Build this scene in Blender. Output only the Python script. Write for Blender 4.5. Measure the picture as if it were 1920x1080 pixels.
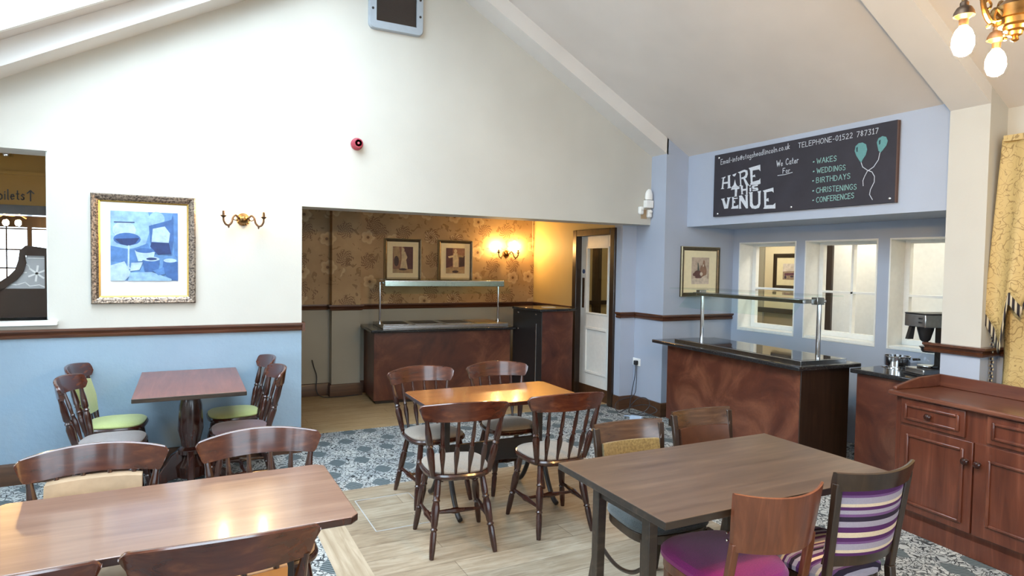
import bpy, bmesh, math, random
from mathutils import Vector, Matrix
random.seed(7)
for o in list(bpy.data.objects): bpy.data.objects.remove(o)
SC = bpy.context.scene
COL = SC.collection
PI = math.pi
# ------------------------------------------------------------------ camera
cam = bpy.data.objects.new('camera', bpy.data.cameras.new('camera')); COL.objects.link(cam)
def cam_rows(yaw, pitch, roll):
    fwd = Vector((math.sin(yaw)*math.cos(pitch), math.cos(yaw)*math.cos(pitch), -math.sin(pitch)))
    right = Vector((math.cos(yaw), -math.sin(yaw), 0)); up = right.cross(fwd)
    r = right*math.cos(roll)+up*math.sin(roll); u = -right*math.sin(roll)+up*math.cos(roll)
    return r, u, fwd
_r, _u, _f = cam_rows(0.473074, 0.036596, 0.016144)
cam.matrix_world = Matrix(((_r.x,_u.x,-_f.x,0),(_r.y,_u.y,-_f.y,0),(_r.z,_u.z,-_f.z,1.65),(0,0,0,1)))
cam.data.sensor_width = 36; cam.data.lens = 1193.25*36/1920; cam.data.clip_start = 0.05
SC.camera = cam
# ------------------------------------------------------------------ daylight and exposure
w = bpy.data.worlds.new('sky'); SC.world = w; w.use_nodes = True
bg = w.node_tree.nodes['Background']; bg.inputs[0].default_value = (0.70, 0.86, 1.0, 1)
_g = w.node_tree.nodes.new('ShaderNodeNewGeometry'); _s = w.node_tree.nodes.new('ShaderNodeSeparateXYZ'); _m = w.node_tree.nodes.new('ShaderNodeMath')
_m.operation = 'MULTIPLY_ADD'; _m.inputs[1].default_value = -7.0; _m.inputs[2].default_value = 6.5; _m.use_clamp = False     # overcast: brighter overhead
w.node_tree.links.new(_g.outputs['Incoming'], _s.inputs[0]); w.node_tree.links.new(_s.outputs[2], _m.inputs[0]); w.node_tree.links.new(_m.outputs[0], bg.inputs[1])
sun = bpy.data.objects.new('hazy_sun', bpy.data.lights.new('hazy_sun', 'SUN')); COL.objects.link(sun)
sun.data.energy = 0.8; sun.data.angle = math.radians(28); sun.data.color = (1.0, 0.99, 0.97)
sun.rotation_euler = Vector((0.10, 1.0, -0.80)).to_track_quat('-Z', 'Y').to_euler()
vs = SC.view_settings
vs.view_transform = 'Standard'; vs.look = 'None'; vs.gamma = 1; vs.use_curve_mapping = False; vs.exposure = 0.05
def portal(loc, rot, sx, sy):
    L = bpy.data.lights.new('daylight_portal', 'AREA'); L.shape = 'RECTANGLE'; L.size = sx; L.size_y = sy
    L.cycles.is_portal = True
    o = bpy.data.objects.new('daylight_portal', L); COL.objects.link(o); o.location = loc; o.rotation_euler = rot
    return o
SLR = math.atan(0.554); SLL = math.atan(0.54)
SKY = [(-1.35, 1.25, 2.95, 5.27), (-1.35, 1.25, 0.25, 2.15)]          # skylight openings x0,x1,y0,y1
def zl(x): return 3.70+0.54*x
def zr(x): return 5.62-0.554*x
for x0, x1, y0, y1 in SKY:
    xm = (x0+x1)/2
    portal((xm, (y0+y1)/2, zl(xm)+0.2), (0, -SLL, 0), (x1-x0)/math.cos(SLL), y1-y0)
WL = [(-2.4, -1.2), (-0.9, 0.1), (3.3, 4.8)]                       # unseen left-wall windows, added to let in daylight (y range)
for a, b in WL: portal((-1.85, (a+b)/2, 1.6), (0, -PI/2, 0), 1.3, b-a)
WR = [(-0.9, 0.9), (1.6, 3.6)]  # unseen windows behind the camera, added for daylight fill
for a, b in WR: portal(((a+b)/2, -3.15, 1.6), (PI/2, 0, 0), b-a, 1.7)

# ------------------------------------------------------------------ materials
def srgb(r, g, b):
    f = lambda c: (c/255/12.92) if c <= 10 else ((c/255+0.055)/1.055)**2.4
    return (f(r), f(g), f(b), 1)
class N:
    def __init__(s, name):
        s.m = bpy.data.materials.new(name); s.m.use_nodes = True; s.t = s.m.node_tree; s.b = s.t.nodes['Principled BSDF']
    def n(s, kind, **k):
        x = s.t.nodes.new(kind)
        for a, v in k.items(): setattr(x, a, v)
        return x
    def l(s, a, b): s.t.links.new(a, b)
    def coord(s, kind='Object', scale=(1,1,1), rot=(0,0,0), loc=(0,0,0)):
        c = s.n('ShaderNodeTexCoord'); m = s.n('ShaderNodeMapping')
        m.inputs['Scale'].default_value = scale; m.inputs['Rotation'].default_value = rot; m.inputs['Location'].default_value = loc
        s.l(c.outputs[kind], m.inputs[0]); return m.outputs[0]
    def noise(s, v, scale, detail=4, rough=0.55, dist=0.0):
        x = s.n('ShaderNodeTexNoise'); x.inputs['Scale'].default_value = scale; x.inputs['Detail'].default_value = detail
        x.inputs['Roughness'].default_value = rough; x.inputs['Distortion'].default_value = dist
        s.l(v, x.inputs['Vector']); return x.outputs['Fac']
    def ramp(s, v, stops, interp='LINEAR'):
        x = s.n('ShaderNodeValToRGB'); x.color_ramp.interpolation = interp
        e = x.color_ramp.elements
        while len(e) < len(stops): e.new(0.5)
        for q, (p, c) in zip(e, stops): q.position = p; q.color = c
        s.l(v, x.inputs[0]); return x.outputs[0]
    def math(s, op, a, b=None, c=None):
        x = s.n('ShaderNodeMath', operation=op)
        for i, v in enumerate((a, b, c)):
            if v is None: continue
            if isinstance(v, (int, float)): x.inputs[i].default_value = v
            else: s.l(v, x.inputs[i])
        return x.outputs[0]
    def mix(s, f, a, b, mode='MIX'):
        x = s.n('ShaderNodeMix', data_type='RGBA', blend_type=mode)
        for i, v in ((0, f), (6, a), (7, b)):
            if isinstance(v, (int, float)): x.inputs[i].default_value = v
            elif isinstance(v, tuple): x.inputs[i].default_value = v
            else: s.l(v, x.inputs[i])
        return x.outputs[2]
    def bump(s, h, strength=0.2, dist=0.01):
        x = s.n('ShaderNodeBump'); x.inputs['Strength'].default_value = strength; x.inputs['Distance'].default_value = dist
        s.l(h, x.inputs['Height']); s.l(x.outputs[0], s.b.inputs['Normal'])
    def col(s, c):
        if isinstance(c, tuple): s.b.inputs['Base Color'].default_value = c
        else: s.l(c, s.b.inputs['Base Color'])
    def set(s, rough=0.5, metal=0.0, spec=0.5, coat=0.0, coatr=0.1):
        s.b.inputs['Roughness'].default_value = rough; s.b.inputs['Metallic'].default_value = metal
        s.b.inputs['Specular IOR Level'].default_value = spec; s.b.inputs['Coat Weight'].default_value = coat
        s.b.inputs['Coat Roughness'].default_value = coatr
        return s.m
def paint(name, c, rough=0.6, bump=0.12, scale=60, var=0.05):
    x = N(name); v = x.coord()
    n1 = x.noise(v, 1.3, 3); c2 = tuple(q*(1-var*2) for q in c[:3])+(1,)
    x.col(x.ramp(n1, [(0.3, c2), (0.7, c)]))
    x.bump(x.noise(v, scale, 3), bump, 0.004)
    return x.set(rough, 0, 0.35)
def wood(name, c1, c2, c3, axis='x', rough=0.3, coat=0.3, scale=1.0, bump=0.08, coatr=0.12):
    x = N(name)
    sc = {'x': (1.2, 14, 14), 'y': (14, 1.2, 14), 'z': (14, 14, 1.2)}[axis]
    v = x.coord(scale=tuple(q*scale for q in sc))
    n1 = x.noise(v, 2.2, 6, 0.6, 0.6)
    v2 = x.coord(scale=(1, 1, 1)); n2 = x.noise(v2, 3.0, 3)
    a = x.ramp(n1, [(0.25, c1), (0.55, c2), (0.8, c3)])
    b = x.mix(x.math('MULTIPLY', n2, 0.5), a, c1)
    x.col(b); x.bump(n1, bump, 0.003)
    return x.set(rough, 0, 0.5, coat, coatr)
def plain(name, c, rough=0.5, metal=0.0, var=0.06, scale=25, bump=0.03, **k):
    x = N(name); v = x.coord(); n1 = x.noise(v, scale, 3)
    c2 = tuple(q*(1-var) for q in c[:3])+(1,)
    x.col(x.ramp(n1, [(0.3, c2), (0.7, c)]))
    if bump: x.bump(n1, bump, 0.002)
    return x.set(rough, metal, **k)
def fabric(name, c, c2, scale=260):
    x = N(name); v = x.coord(); n1 = x.noise(v, scale, 2); n2 = x.noise(v, 9, 3)
    a = x.ramp(n1, [(0.35, c2), (0.65, c)]); x.col(x.mix(x.math('MULTIPLY', n2, 0.45), a, c2))
    x.bump(n1, 0.35, 0.002); m = x.set(0.92, 0, 0.2); x.b.inputs['Sheen Weight'].default_value = 0.3
    return m
def stripes(name, axis, period=0.19):
    x = N(name); c = x.coord(); sp = x.n('ShaderNodeSeparateXYZ'); x.l(c, sp.inputs[0])
    h = x.math('FRACT', x.math('DIVIDE', sp.outputs['XYZ'.index(axis)], period))
    gr = srgb(168,160,172); pu = srgb(84,40,92); cr = srgb(225,205,175); bk = srgb(42,34,50); ma = srgb(120,84,130)
    stops = [(0.0, gr), (0.13, ma), (0.18, pu), (0.27, cr), (0.38, pu), (0.5, gr), (0.62, bk), (0.72, ma), (0.78, gr), (0.86, pu), (0.93, cr)]
    a = x.ramp(h, stops, 'CONSTANT'); n1 = x.noise(c, 250, 2)
    x.col(x.mix(x.math('MULTIPLY', n1, 0.35), a, srgb(60,50,60))); x.bump(n1, 0.3, 0.002)
    return x.set(0.9, 0, 0.2)
def emit(name, c, s):
    x = N(name); x.col((0, 0, 0, 1)); x.b.inputs['Emission Color'].default_value = c; x.b.inputs['Emission Strength'].default_value = s
    return x.m
def glass(name, tint=(1,1,1,1), rough=0.0, thin=True):
    x = N(name)
    if thin:      # thin pane: mostly transparent with fresnel reflection
        tr = x.n('ShaderNodeBsdfTransparent'); tr.inputs[0].default_value = tint
        gl = x.n('ShaderNodeBsdfGlossy'); gl.inputs['Roughness'].default_value = rough
        fr = x.n('ShaderNodeFresnel'); fr.inputs[0].default_value = 1.32
        mx = x.n('ShaderNodeMixShader')
        ge = x.n('ShaderNodeNewGeometry'); x.l(x.math('MULTIPLY', fr.outputs[0], x.math('SUBTRACT', 1.0, ge.outputs['Backfacing'])), mx.inputs[0]); x.l(tr.outputs[0], mx.inputs[1]); x.l(gl.outputs[0], mx.inputs[2])
        x.l(mx.outputs[0], x.t.nodes['Material Output'].inputs[0])
    else:
        x.col(tint); x.b.inputs['Transmission Weight'].default_value = 1; x.set(rough)
    return x.m
M = {}
M['cream'] = paint('cream_wall_paint', (0.555, 0.545, 0.495, 1), 0.6)
M['ceiling'] = paint('ceiling_paint', (0.66, 0.63, 0.60, 1), 0.75, 0.05)
M['beam'] = paint('beam_paint', (0.70, 0.69, 0.67, 1), 0.7, 0.04)
M['lower'] = paint('textured_blue_wallpaper', (0.27, 0.375, 0.475, 1), 0.55, 0.6, 26, 0.06)
M['blue'] = paint('blue_grey_paint', (0.40, 0.455, 0.56, 1), 0.6, 0.06)
M['grey'] = paint('grey_beige_lit_paint', (0.38, 0.37, 0.31, 1), 0.6, 0.06)  # alcove lower wall: blue paint with warm lamplight put into its colour
M['mustard'] = paint('mustard_paint', (0.50, 0.29, 0.06, 1), 0.6, 0.05)
M['yellow'] = paint('pale_yellow_paint', (0.50, 0.385, 0.17, 1), 0.6, 0.05)
M['corr'] = paint('warm_cream_paint', (0.80, 0.72, 0.52, 1), 0.6, 0.03)
M['corrlow'] = paint('olive_grey_paint', (0.36, 0.33, 0.24, 1), 0.6, 0.03)
M['white'] = plain('white_gloss_paint', (0.80, 0.81, 0.78, 1), 0.35, bump=0.02)
M['whitepl'] = plain('white_plastic', (0.85, 0.86, 0.84, 1), 0.4, bump=0)
M['blackpl'] = plain('black_plastic', (0.015, 0.015, 0.017, 1), 0.35, bump=0)
M['red'] = plain('red_plastic', (0.35, 0.03, 0.06, 1), 0.35, bump=0)
M['steel'] = plain('brushed_steel', (0.55, 0.56, 0.57, 1), 0.22, 1.0, var=0.15, scale=40, bump=0.02)
M['chrome'] = plain('chrome', (0.75, 0.76, 0.78, 1), 0.08, 1.0, var=0.02, bump=0)
M['brass'] = plain('antique_brass', (0.27, 0.155, 0.055, 1), 0.32, 1.0, var=0.5, scale=30, bump=0.05)
M['brassdk'] = plain('tarnished_brass', (0.12, 0.07, 0.04, 1), 0.45, 0.7, var=0.5, scale=30, bump=0.05)
M['iron'] = plain('black_painted_iron', (0.02, 0.018, 0.018, 1), 0.35, 0.0, bump=0.05)
M['dado'] = wood('dark_stained_rail', (0.05, 0.017, 0.008, 1), (0.11, 0.04, 0.018, 1), (0.17, 0.07, 0.03, 1), 'x', 0.3, 0.3)
M['skirt'] = wood('brown_skirting_wood', (0.045, 0.02, 0.01, 1), (0.09, 0.04, 0.018, 1), (0.14, 0.065, 0.028, 1), 'x', 0.4, 0.1)
M['chair'] = wood('mahogany_chair_wood', (0.014, 0.004, 0.003, 1), (0.042, 0.011, 0.006, 1), (0.095, 0.027, 0.012, 1), 'z', 0.26, 0.45, 1.0, 0.03, 0.12)
M['crest'] = wood('mahogany_crest_wood', (0.030, 0.007, 0.004, 1), (0.085, 0.022, 0.010, 1), (0.19, 0.06, 0.024, 1), 'x', 0.24, 0.5, 1.0, 0.03, 0.1)
M['chair2'] = wood('dark_walnut_chair_wood', (0.012, 0.007, 0.005, 1), (0.030, 0.017, 0.010, 1), (0.065, 0.036, 0.02, 1), 'z', 0.3, 0.35, 1.0, 0.03)
M['crest2'] = wood('walnut_crest_wood', (0.03, 0.014, 0.008, 1), (0.08, 0.038, 0.018, 1), (0.16, 0.085, 0.04, 1), 'x', 0.25, 0.45, 1.0, 0.03)
M['cherry'] = wood('cherry_chair_wood', (0.08, 0.022, 0.010, 1), (0.17, 0.052, 0.022, 1), (0.27, 0.10, 0.045, 1), 'z', 0.32, 0.3, 1.0, 0.03)
M['top1'] = wood('mahogany_table_top', (0.15, 0.078, 0.052, 1), (0.25, 0.145, 0.10, 1), (0.35, 0.225, 0.16, 1), 'x', 0.28, 0.45, 0.6, 0.03, 0.1)
M['topc'] = wood('honey_table_top', (0.22, 0.075, 0.020, 1), (0.34, 0.13, 0.04, 1), (0.45, 0.20, 0.07, 1), 'x', 0.26, 0.5, 0.6, 0.03, 0.1)
M['topw'] = wood('red_brown_table_top', (0.10, 0.025, 0.016, 1), (0.19, 0.058, 0.036, 1), (0.29, 0.11, 0.075, 1), 'y', 0.35, 0.3, 0.8, 0.05)
M['top2'] = wood('grey_brown_table_top', (0.055, 0.032, 0.020, 1), (0.105, 0.066, 0.042, 1), (0.17, 0.115, 0.075, 1), 'x', 0.36, 0.25, 0.7, 0.05, 0.2)
M['top2e'] = wood('worn_dark_edge', (0.012, 0.008, 0.006, 1), (0.03, 0.02, 0.013, 1), (0.09, 0.06, 0.04, 1), 'x', 0.4, 0.2)
M['side'] = wood('mahogany_sideboard_wood', (0.055, 0.014, 0.008, 1), (0.13, 0.038, 0.020, 1), (0.27, 0.10, 0.055, 1), 'z', 0.28, 0.45, 0.6, 0.04)
M['sidet'] = wood('mahogany_sideboard_top', (0.07, 0.02, 0.012, 1), (0.13, 0.045, 0.026, 1), (0.20, 0.085, 0.05, 1), 'y', 0.28, 0.4, 0.6, 0.04)
M['grn'] = fabric('lime_green_fabric', srgb(172,180,122), srgb(148,158,100))
M['gry'] = fabric('grey_fabric', srgb(140,135,134), srgb(112,108,108))
M['mauve'] = fabric('mauve_brown_fabric', srgb(105,78,84), srgb(82,60,66))
M['beige'] = fabric('grey_beige_fabric', srgb(150,140,128), srgb(118,108,98))
M['creamf'] = plain('cream_leather', srgb(190,165,135), 0.5, var=0.25, scale=12, bump=0.1)
M['tan'] = plain('tan_leather', srgb(196,132,66), 0.5, var=0.25, scale=14, bump=0.1)
M['slate'] = fabric('slate_grey_fabric', srgb(92,98,98), srgb(66,72,74))
M['olive'] = fabric('olive_tan_fabric', srgb(140,122,78), srgb(108,92,58), 90)
M['brownf'] = plain('brown_leather', srgb(78,48,34), 0.45, var=0.2, bump=0.05)
M['magenta'] = fabric('magenta_fabric', srgb(150,38,118), srgb(118,26,98), 300)
M['strz'] = stripes('striped_back_fabric', 'Z'); M['stry'] = stripes('striped_seat_fabric', 'Y', 0.15)
M['glass'] = glass('clear_glass'); M['glassg'] = glass('greenish_glass', (0.93, 0.985, 0.965, 1))
M['frost'] = plain('frosted_glass', (0.42, 0.43, 0.44, 1), 0.5, bump=0)
M['mat'] = plain('ivory_mount_card', srgb(214,218,220), 0.8, bump=0)
M['matc'] = plain('cream_mount_card', srgb(236,226,190), 0.8, bump=0)
M['board'] = plain('blackboard_paint', srgb(48,46,56), 0.75, var=0.25, scale=6, bump=0.04)
M['boarde'] = plain('board_edge_wood', srgb(90,66,56), 0.7, bump=0)
M['chalkw'] = plain('white_chalk', srgb(205,212,222), 0.9, var=0.2, scale=80, bump=0)
M['chalkg'] = plain('mint_chalk', srgb(160,210,205), 0.9, var=0.45, scale=90, bump=0)
M['balloon'] = plain('teal_chalk', srgb(98,150,152), 0.9, var=0.15, scale=80, bump=0)
M['balloond'] = plain('dark_teal_chalk', srgb(38,62,70), 0.9, bump=0)
M['cable'] = plain('black_cable', (0.03, 0.03, 0.035, 1), 0.5, bump=0)
M['cablew'] = plain('pale_blue_cable', srgb(170,190,215), 0.5, bump=0)
M['bulb'] = emit('warm_bulb_glow', (1.0, 0.58, 0.20, 1), 1000)
M['bulbh'] = emit('hanging_bulb_glow', (1.0, 0.60, 0.22, 1), 1100)
M['bulbw'] = emit('wall_bulb_glow', (1.0, 0.66, 0.32, 1), 330)
M['tube'] = emit('added_light_glow', (1.0, 0.90, 0.72, 1), 58)  # glow of the unseen lamps added in lobby and passage
def mk_granite():
    x = N('black_granite'); v = x.coord(); n1 = x.noise(v, 90, 3, 0.7)
    x.col(x.ramp(n1, [(0.0, (0.012,0.012,0.014,1)), (0.60, (0.02,0.02,0.022,1)), (0.72, (0.16,0.15,0.13,1))])); return x.set(0.12, 0, 0.5)
M['granite'] = mk_granite()
def mk_copper():
    x = N('mottled_copper_laminate'); v = x.coord(); n1 = x.noise(v, 2.6, 6, 0.62, 0.8); n2 = x.noise(v, 60, 3)
    a = x.ramp(n1, [(0.28, (0.035,0.010,0.007,1)), (0.5, (0.105,0.030,0.016,1)), (0.68, (0.22,0.082,0.042,1))])
    x.col(x.mix(x.math('MULTIPLY', n2, 0.4), a, (0.05,0.014,0.01,1))); return x.set(0.38, 0, 0.5, 0.1)
M['copper'] = mk_copper()
def mk_planks(name, cs, L, W, off=(0,0,0), rough=0.5):
    x = N(name); v = x.coord(loc=off)
    b = x.n('ShaderNodeTexBrick'); b.offset = 0.37; b.inputs['Scale'].default_value = 1; b.inputs['Brick Width'].default_value = L
    b.inputs['Row Height'].default_value = W; b.inputs['Mortar Size'].default_value = 0.0022; b.inputs['Bias'].default_value = 0
    b.inputs['Color1'].default_value = (0.25,0.25,0.25,1); b.inputs['Color2'].default_value = (0.75,0.75,0.75,1); b.inputs['Mortar'].default_value = (0,0,0,1)
    x.l(v, b.inputs['Vector'])
    g = x.noise(x.coord(scale=(1.5, 12, 1)), 2.5, 7, 0.65, 0.9); h = x.noise(v, 1.6, 4, 0.6)
    f = x.math('ADD', x.math('MULTIPLY', g, 0.6), x.math('ADD', x.math('MULTIPLY', b.outputs['Color'], 0.2), x.math('MULTIPLY', h, 0.35)))
    a = x.ramp(f, [(0.33, cs[0]), (0.55, cs[1]), (0.75, cs[2])])
    seam = x.math('MULTIPLY', b.outputs['Fac'], 0.4)
    scuff = x.ramp(x.noise(x.coord(scale=(2, 6, 1)), 3.2, 6, 0.7), [(0.62, (0,0,0,1)), (0.75, (0.55,0.55,0.55,1))])
    a = x.mix(scuff, a, (0.07, 0.055, 0.04, 1))
    x.col(x.mix(seam, a, (0.05, 0.035, 0.02, 1))); x.bump(x.math('SUBTRACT', g, b.outputs['Fac']), 0.12, 0.004)
    return x.set(rough, 0, 0.4)
M['oak'] = mk_planks('pale_worn_oak_planks', [(0.13,0.09,0.055,1), (0.29,0.23,0.16,1), (0.44,0.375,0.285,1)], 2.1, 0.19)
M['oakb'] = mk_planks('golden_oak_planks', [(0.20,0.125,0.055,1), (0.38,0.26,0.13,1), (0.50,0.37,0.21,1)], 1.4, 0.16, (0.3,0.2,0))
M['oakv'] = wood('border_plank', (0.24,0.18,0.11,1), (0.44,0.36,0.26,1), (0.60,0.52,0.41,1), 'y', 0.5, 0, 0.8)
def mk_carpet():
    x = N('scroll_pattern_carpet'); v = x.coord()
    wv = x.n('ShaderNodeTexNoise'); wv.inputs['Scale'].default_value = 11; wv.inputs['Detail'].default_value = 2; x.l(v, wv.inputs['Vector'])
    vm = x.n('ShaderNodeVectorMath', operation='MULTIPLY_ADD'); x.l(wv.outputs['Color'], vm.inputs[0]); vm.inputs[1].default_value = (0.11,0.11,0.0); x.l(v, vm.inputs[2])
    vo = x.n('ShaderNodeTexVoronoi', feature='DISTANCE_TO_EDGE'); vo.inputs['Scale'].default_value = 34; x.l(vm.outputs[0], vo.inputs['Vector'])
    line = x.ramp(vo.outputs['Distance'], [(0.04, (1,1,1,1)), (0.09, (0,0,0,1))])
    n1 = x.noise(vm.outputs[0], 30, 2); blot = x.ramp(n1, [(0.58, (0,0,0,1)), (0.64, (1,1,1,1))])
    base = x.ramp(x.noise(v, 5, 3), [(0.35, srgb(168,174,176)), (0.65, srgb(206,208,204))])
    a = x.mix(line, base, srgb(52,54,56)); a = x.mix(blot, a, srgb(92,98,100))
    # leaf shaped dark motifs in pairs
    sp = x.n('ShaderNodeSeparateXYZ'); x.l(v, sp.inputs[0])
    row = x.math('FLOOR', x.math('DIVIDE', sp.outputs[1], 0.30))
    sh = x.math('MULTIPLY', x.math('MODULO', row, 2.0), 0.30)
    u = x.math('SUBTRACT', x.math('FRACT', x.math('DIVIDE', x.math('ADD', sp.outputs[0], sh), 0.60)), 0.5)
    t = x.math('SUBTRACT', x.math('FRACT', x.math('DIVIDE', sp.outputs[1], 0.30)), 0.5)
    au = x.math('ABSOLUTE', u); at_ = x.math('ABSOLUTE', t)
    # wedge: |t| < f(|u|) growing from the centre then closing
    f = x.math('MULTIPLY', x.math('SINE', x.math('MULTIPLY', x.math('MINIMUM', x.math('MAXIMUM', x.math('SUBTRACT', au, 0.05), 0.0), 0.24), PI/0.24)), 0.30)
    ms = x.math('LESS_THAN', at_, f)
    st = x.n('ShaderNodeTexWave'); st.inputs['Scale'].default_value = 22; st.inputs['Distortion'].default_value = 1.5; st.bands_direction = 'DIAGONAL'; x.l(v, st.inputs['Vector'])
    dk = x.ramp(st.outputs['Fac'], [(0.35, srgb(66,76,80)), (0.7, srgb(118,128,130))])
    a = x.mix(ms, a, dk)
    fz = x.noise(v, 420, 2); x.col(x.mix(x.math('MULTIPLY', fz, 0.35), a, srgb(60,68,74)))
    x.bump(fz, 0.5, 0.004); m = x.set(0.95, 0, 0.1); return m
M['carpet'] = mk_carpet()
def mk_wallpaper():
    x = N('flower_wallpaper'); v = x.coord(scale=(1, 0.0, 1))
    def flowers(scale, R, petals, seed, loc):
        vv = x.coord(scale=(1, 0.0, 1), loc=loc)
        vo = x.n('ShaderNodeTexVoronoi', feature='F1', voronoi_dimensions='3D'); vo.inputs['Scale'].default_value = scale; vo.inputs['Randomness'].default_value = 0.55
        x.l(vv, vo.inputs['Vector'])
        df = x.n('ShaderNodeVectorMath', operation='SUBTRACT'); x.l(vv, df.inputs[0])
        x.l(vo.outputs['Position'], df.inputs[1])
        s3 = x.n('ShaderNodeSeparateXYZ'); x.l(df.outputs[0], s3.inputs[0])
        th = x.math('ARCTAN2', s3.outputs[2], s3.outputs[0])
        r = x.math('SQRT', x.math('ADD', x.math('POWER', s3.outputs[0], 2.0), x.math('POWER', s3.outputs[2], 2.0)))
        pr = x.math('MULTIPLY', x.math('ADD', 0.72, x.math('MULTIPLY', x.math('ABSOLUTE', x.math('COSINE', x.math('MULTIPLY', th, petals/2))), 0.28)), R)
        return r, pr, th
    base = x.ramp(x.noise(v, 3, 3), [(0.3, srgb(158,130,92)), (0.7, srgb(180,152,112))])
    r, pr, th = flowers(2.5, 0.10, 5, 0, (0.1, 0, 0.2))
    m1 = x.math('LESS_THAN', r, pr); cen = x.math('LESS_THAN', r, 0.018)
    petal = x.ramp(x.math('DIVIDE', r, pr), [(0.2, srgb(168,140,102)), (0.8, srgb(194,170,132)), (0.97, srgb(160,134,98))])
    r2, pr2, th2 = flowers(2.5, 0.11, 7, 1, (0.42, 0, 0.47))
    lace = x.math('ABSOLUTE', x.math('SINE', x.math('MULTIPLY', r2, 150.0)))
    lace2 = x.math('ABSOLUTE', x.math('SINE', x.math('ADD', x.math('MULTIPLY', th2, 6.0), x.math('MULTIPLY', r2, 60.0))))
    m2 = x.math('MULTIPLY', x.math('LESS_THAN', r2, pr2), x.math('LESS_THAN', x.math('MULTIPLY', lace, lace2), 0.30))
    leaf = x.math('GREATER_THAN', x.noise(x.coord(scale=(1, 0, 1)), 9, 2, 0.5, 1.4), 0.62)
    a = x.mix(leaf, base, srgb(140,112,76)); a = x.mix(m1, a, petal); a = x.mix(cen, a, srgb(112,84,58))
    a = x.mix(m2, a, srgb(116,84,58)); x.col(a); return x.set(0.5, 0, 0.4)
M['paper'] = mk_wallpaper()
def mk_curtain():
    x = N('gold_scroll_curtain_fabric'); v = x.coord()
    def contour(sc, w, dist):
        n_ = x.noise(v, sc, 0, 0.5, dist); return x.math('LESS_THAN', x.math('ABSOLUTE', x.math('SUBTRACT', n_, 0.5)), w)
    ln = x.math('MAXIMUM', contour(9, 0.016, 1.2), contour(13, 0.02, 2.2))
    x.col(x.mix(x.math('MULTIPLY', ln, 0.75), srgb(190,166,112), srgb(128,104,62))); x.bump(x.noise(v, 300, 2), 0.2, 0.002); return x.set(0.6, 0, 0.4)
M['curtain'] = mk_curtain()
def mk_fringe():
    x = N('striped_tassel_fringe'); c = x.coord(); sp = x.n('ShaderNodeSeparateXYZ'); x.l(c, sp.inputs[0])
    h = x.math('FRACT', x.math('DIVIDE', sp.outputs[1], 0.022))
    x.col(x.ramp(h, [(0.0, srgb(34,28,34)), (0.55, srgb(190,178,150))], 'CONSTANT')); return x.set(0.8)
M['fringe'] = mk_fringe()
def mk_gilt():
    x = N('gilt_beaded_frame'); v = x.coord(); n1 = x.noise(v, 75, 2)
    x.col(x.ramp(n1, [(0.35, (0.055,0.04,0.035,1)), (0.6, (0.33,0.26,0.20,1))])); x.bump(n1, 0.7, 0.006); return x.set(0.3, 0.8)
M['gilt'] = mk_gilt()
M['gold'] = plain('gold_slip', (0.55, 0.36, 0.10, 1), 0.25, 0.9, var=0.1, bump=0)
M['framed'] = plain('bronze_frame', (0.11, 0.085, 0.05, 1), 0.35, 0.5, var=0.3, bump=0.05)
M['framel'] = plain('champagne_frame_edge', (0.50, 0.44, 0.28, 1), 0.35, 0.5, var=0.1, bump=0)
def art(cols):
    ms = []
    for i, c in enumerate(cols):
        nm = 'print_ink_%d_%d_%d' % c
        m = bpy.data.materials.get(nm)
        if not m: m = plain(nm, srgb(*c), 0.5, var=0.35, scale=22, bump=0)
        ms.append(m)
    return ms

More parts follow.
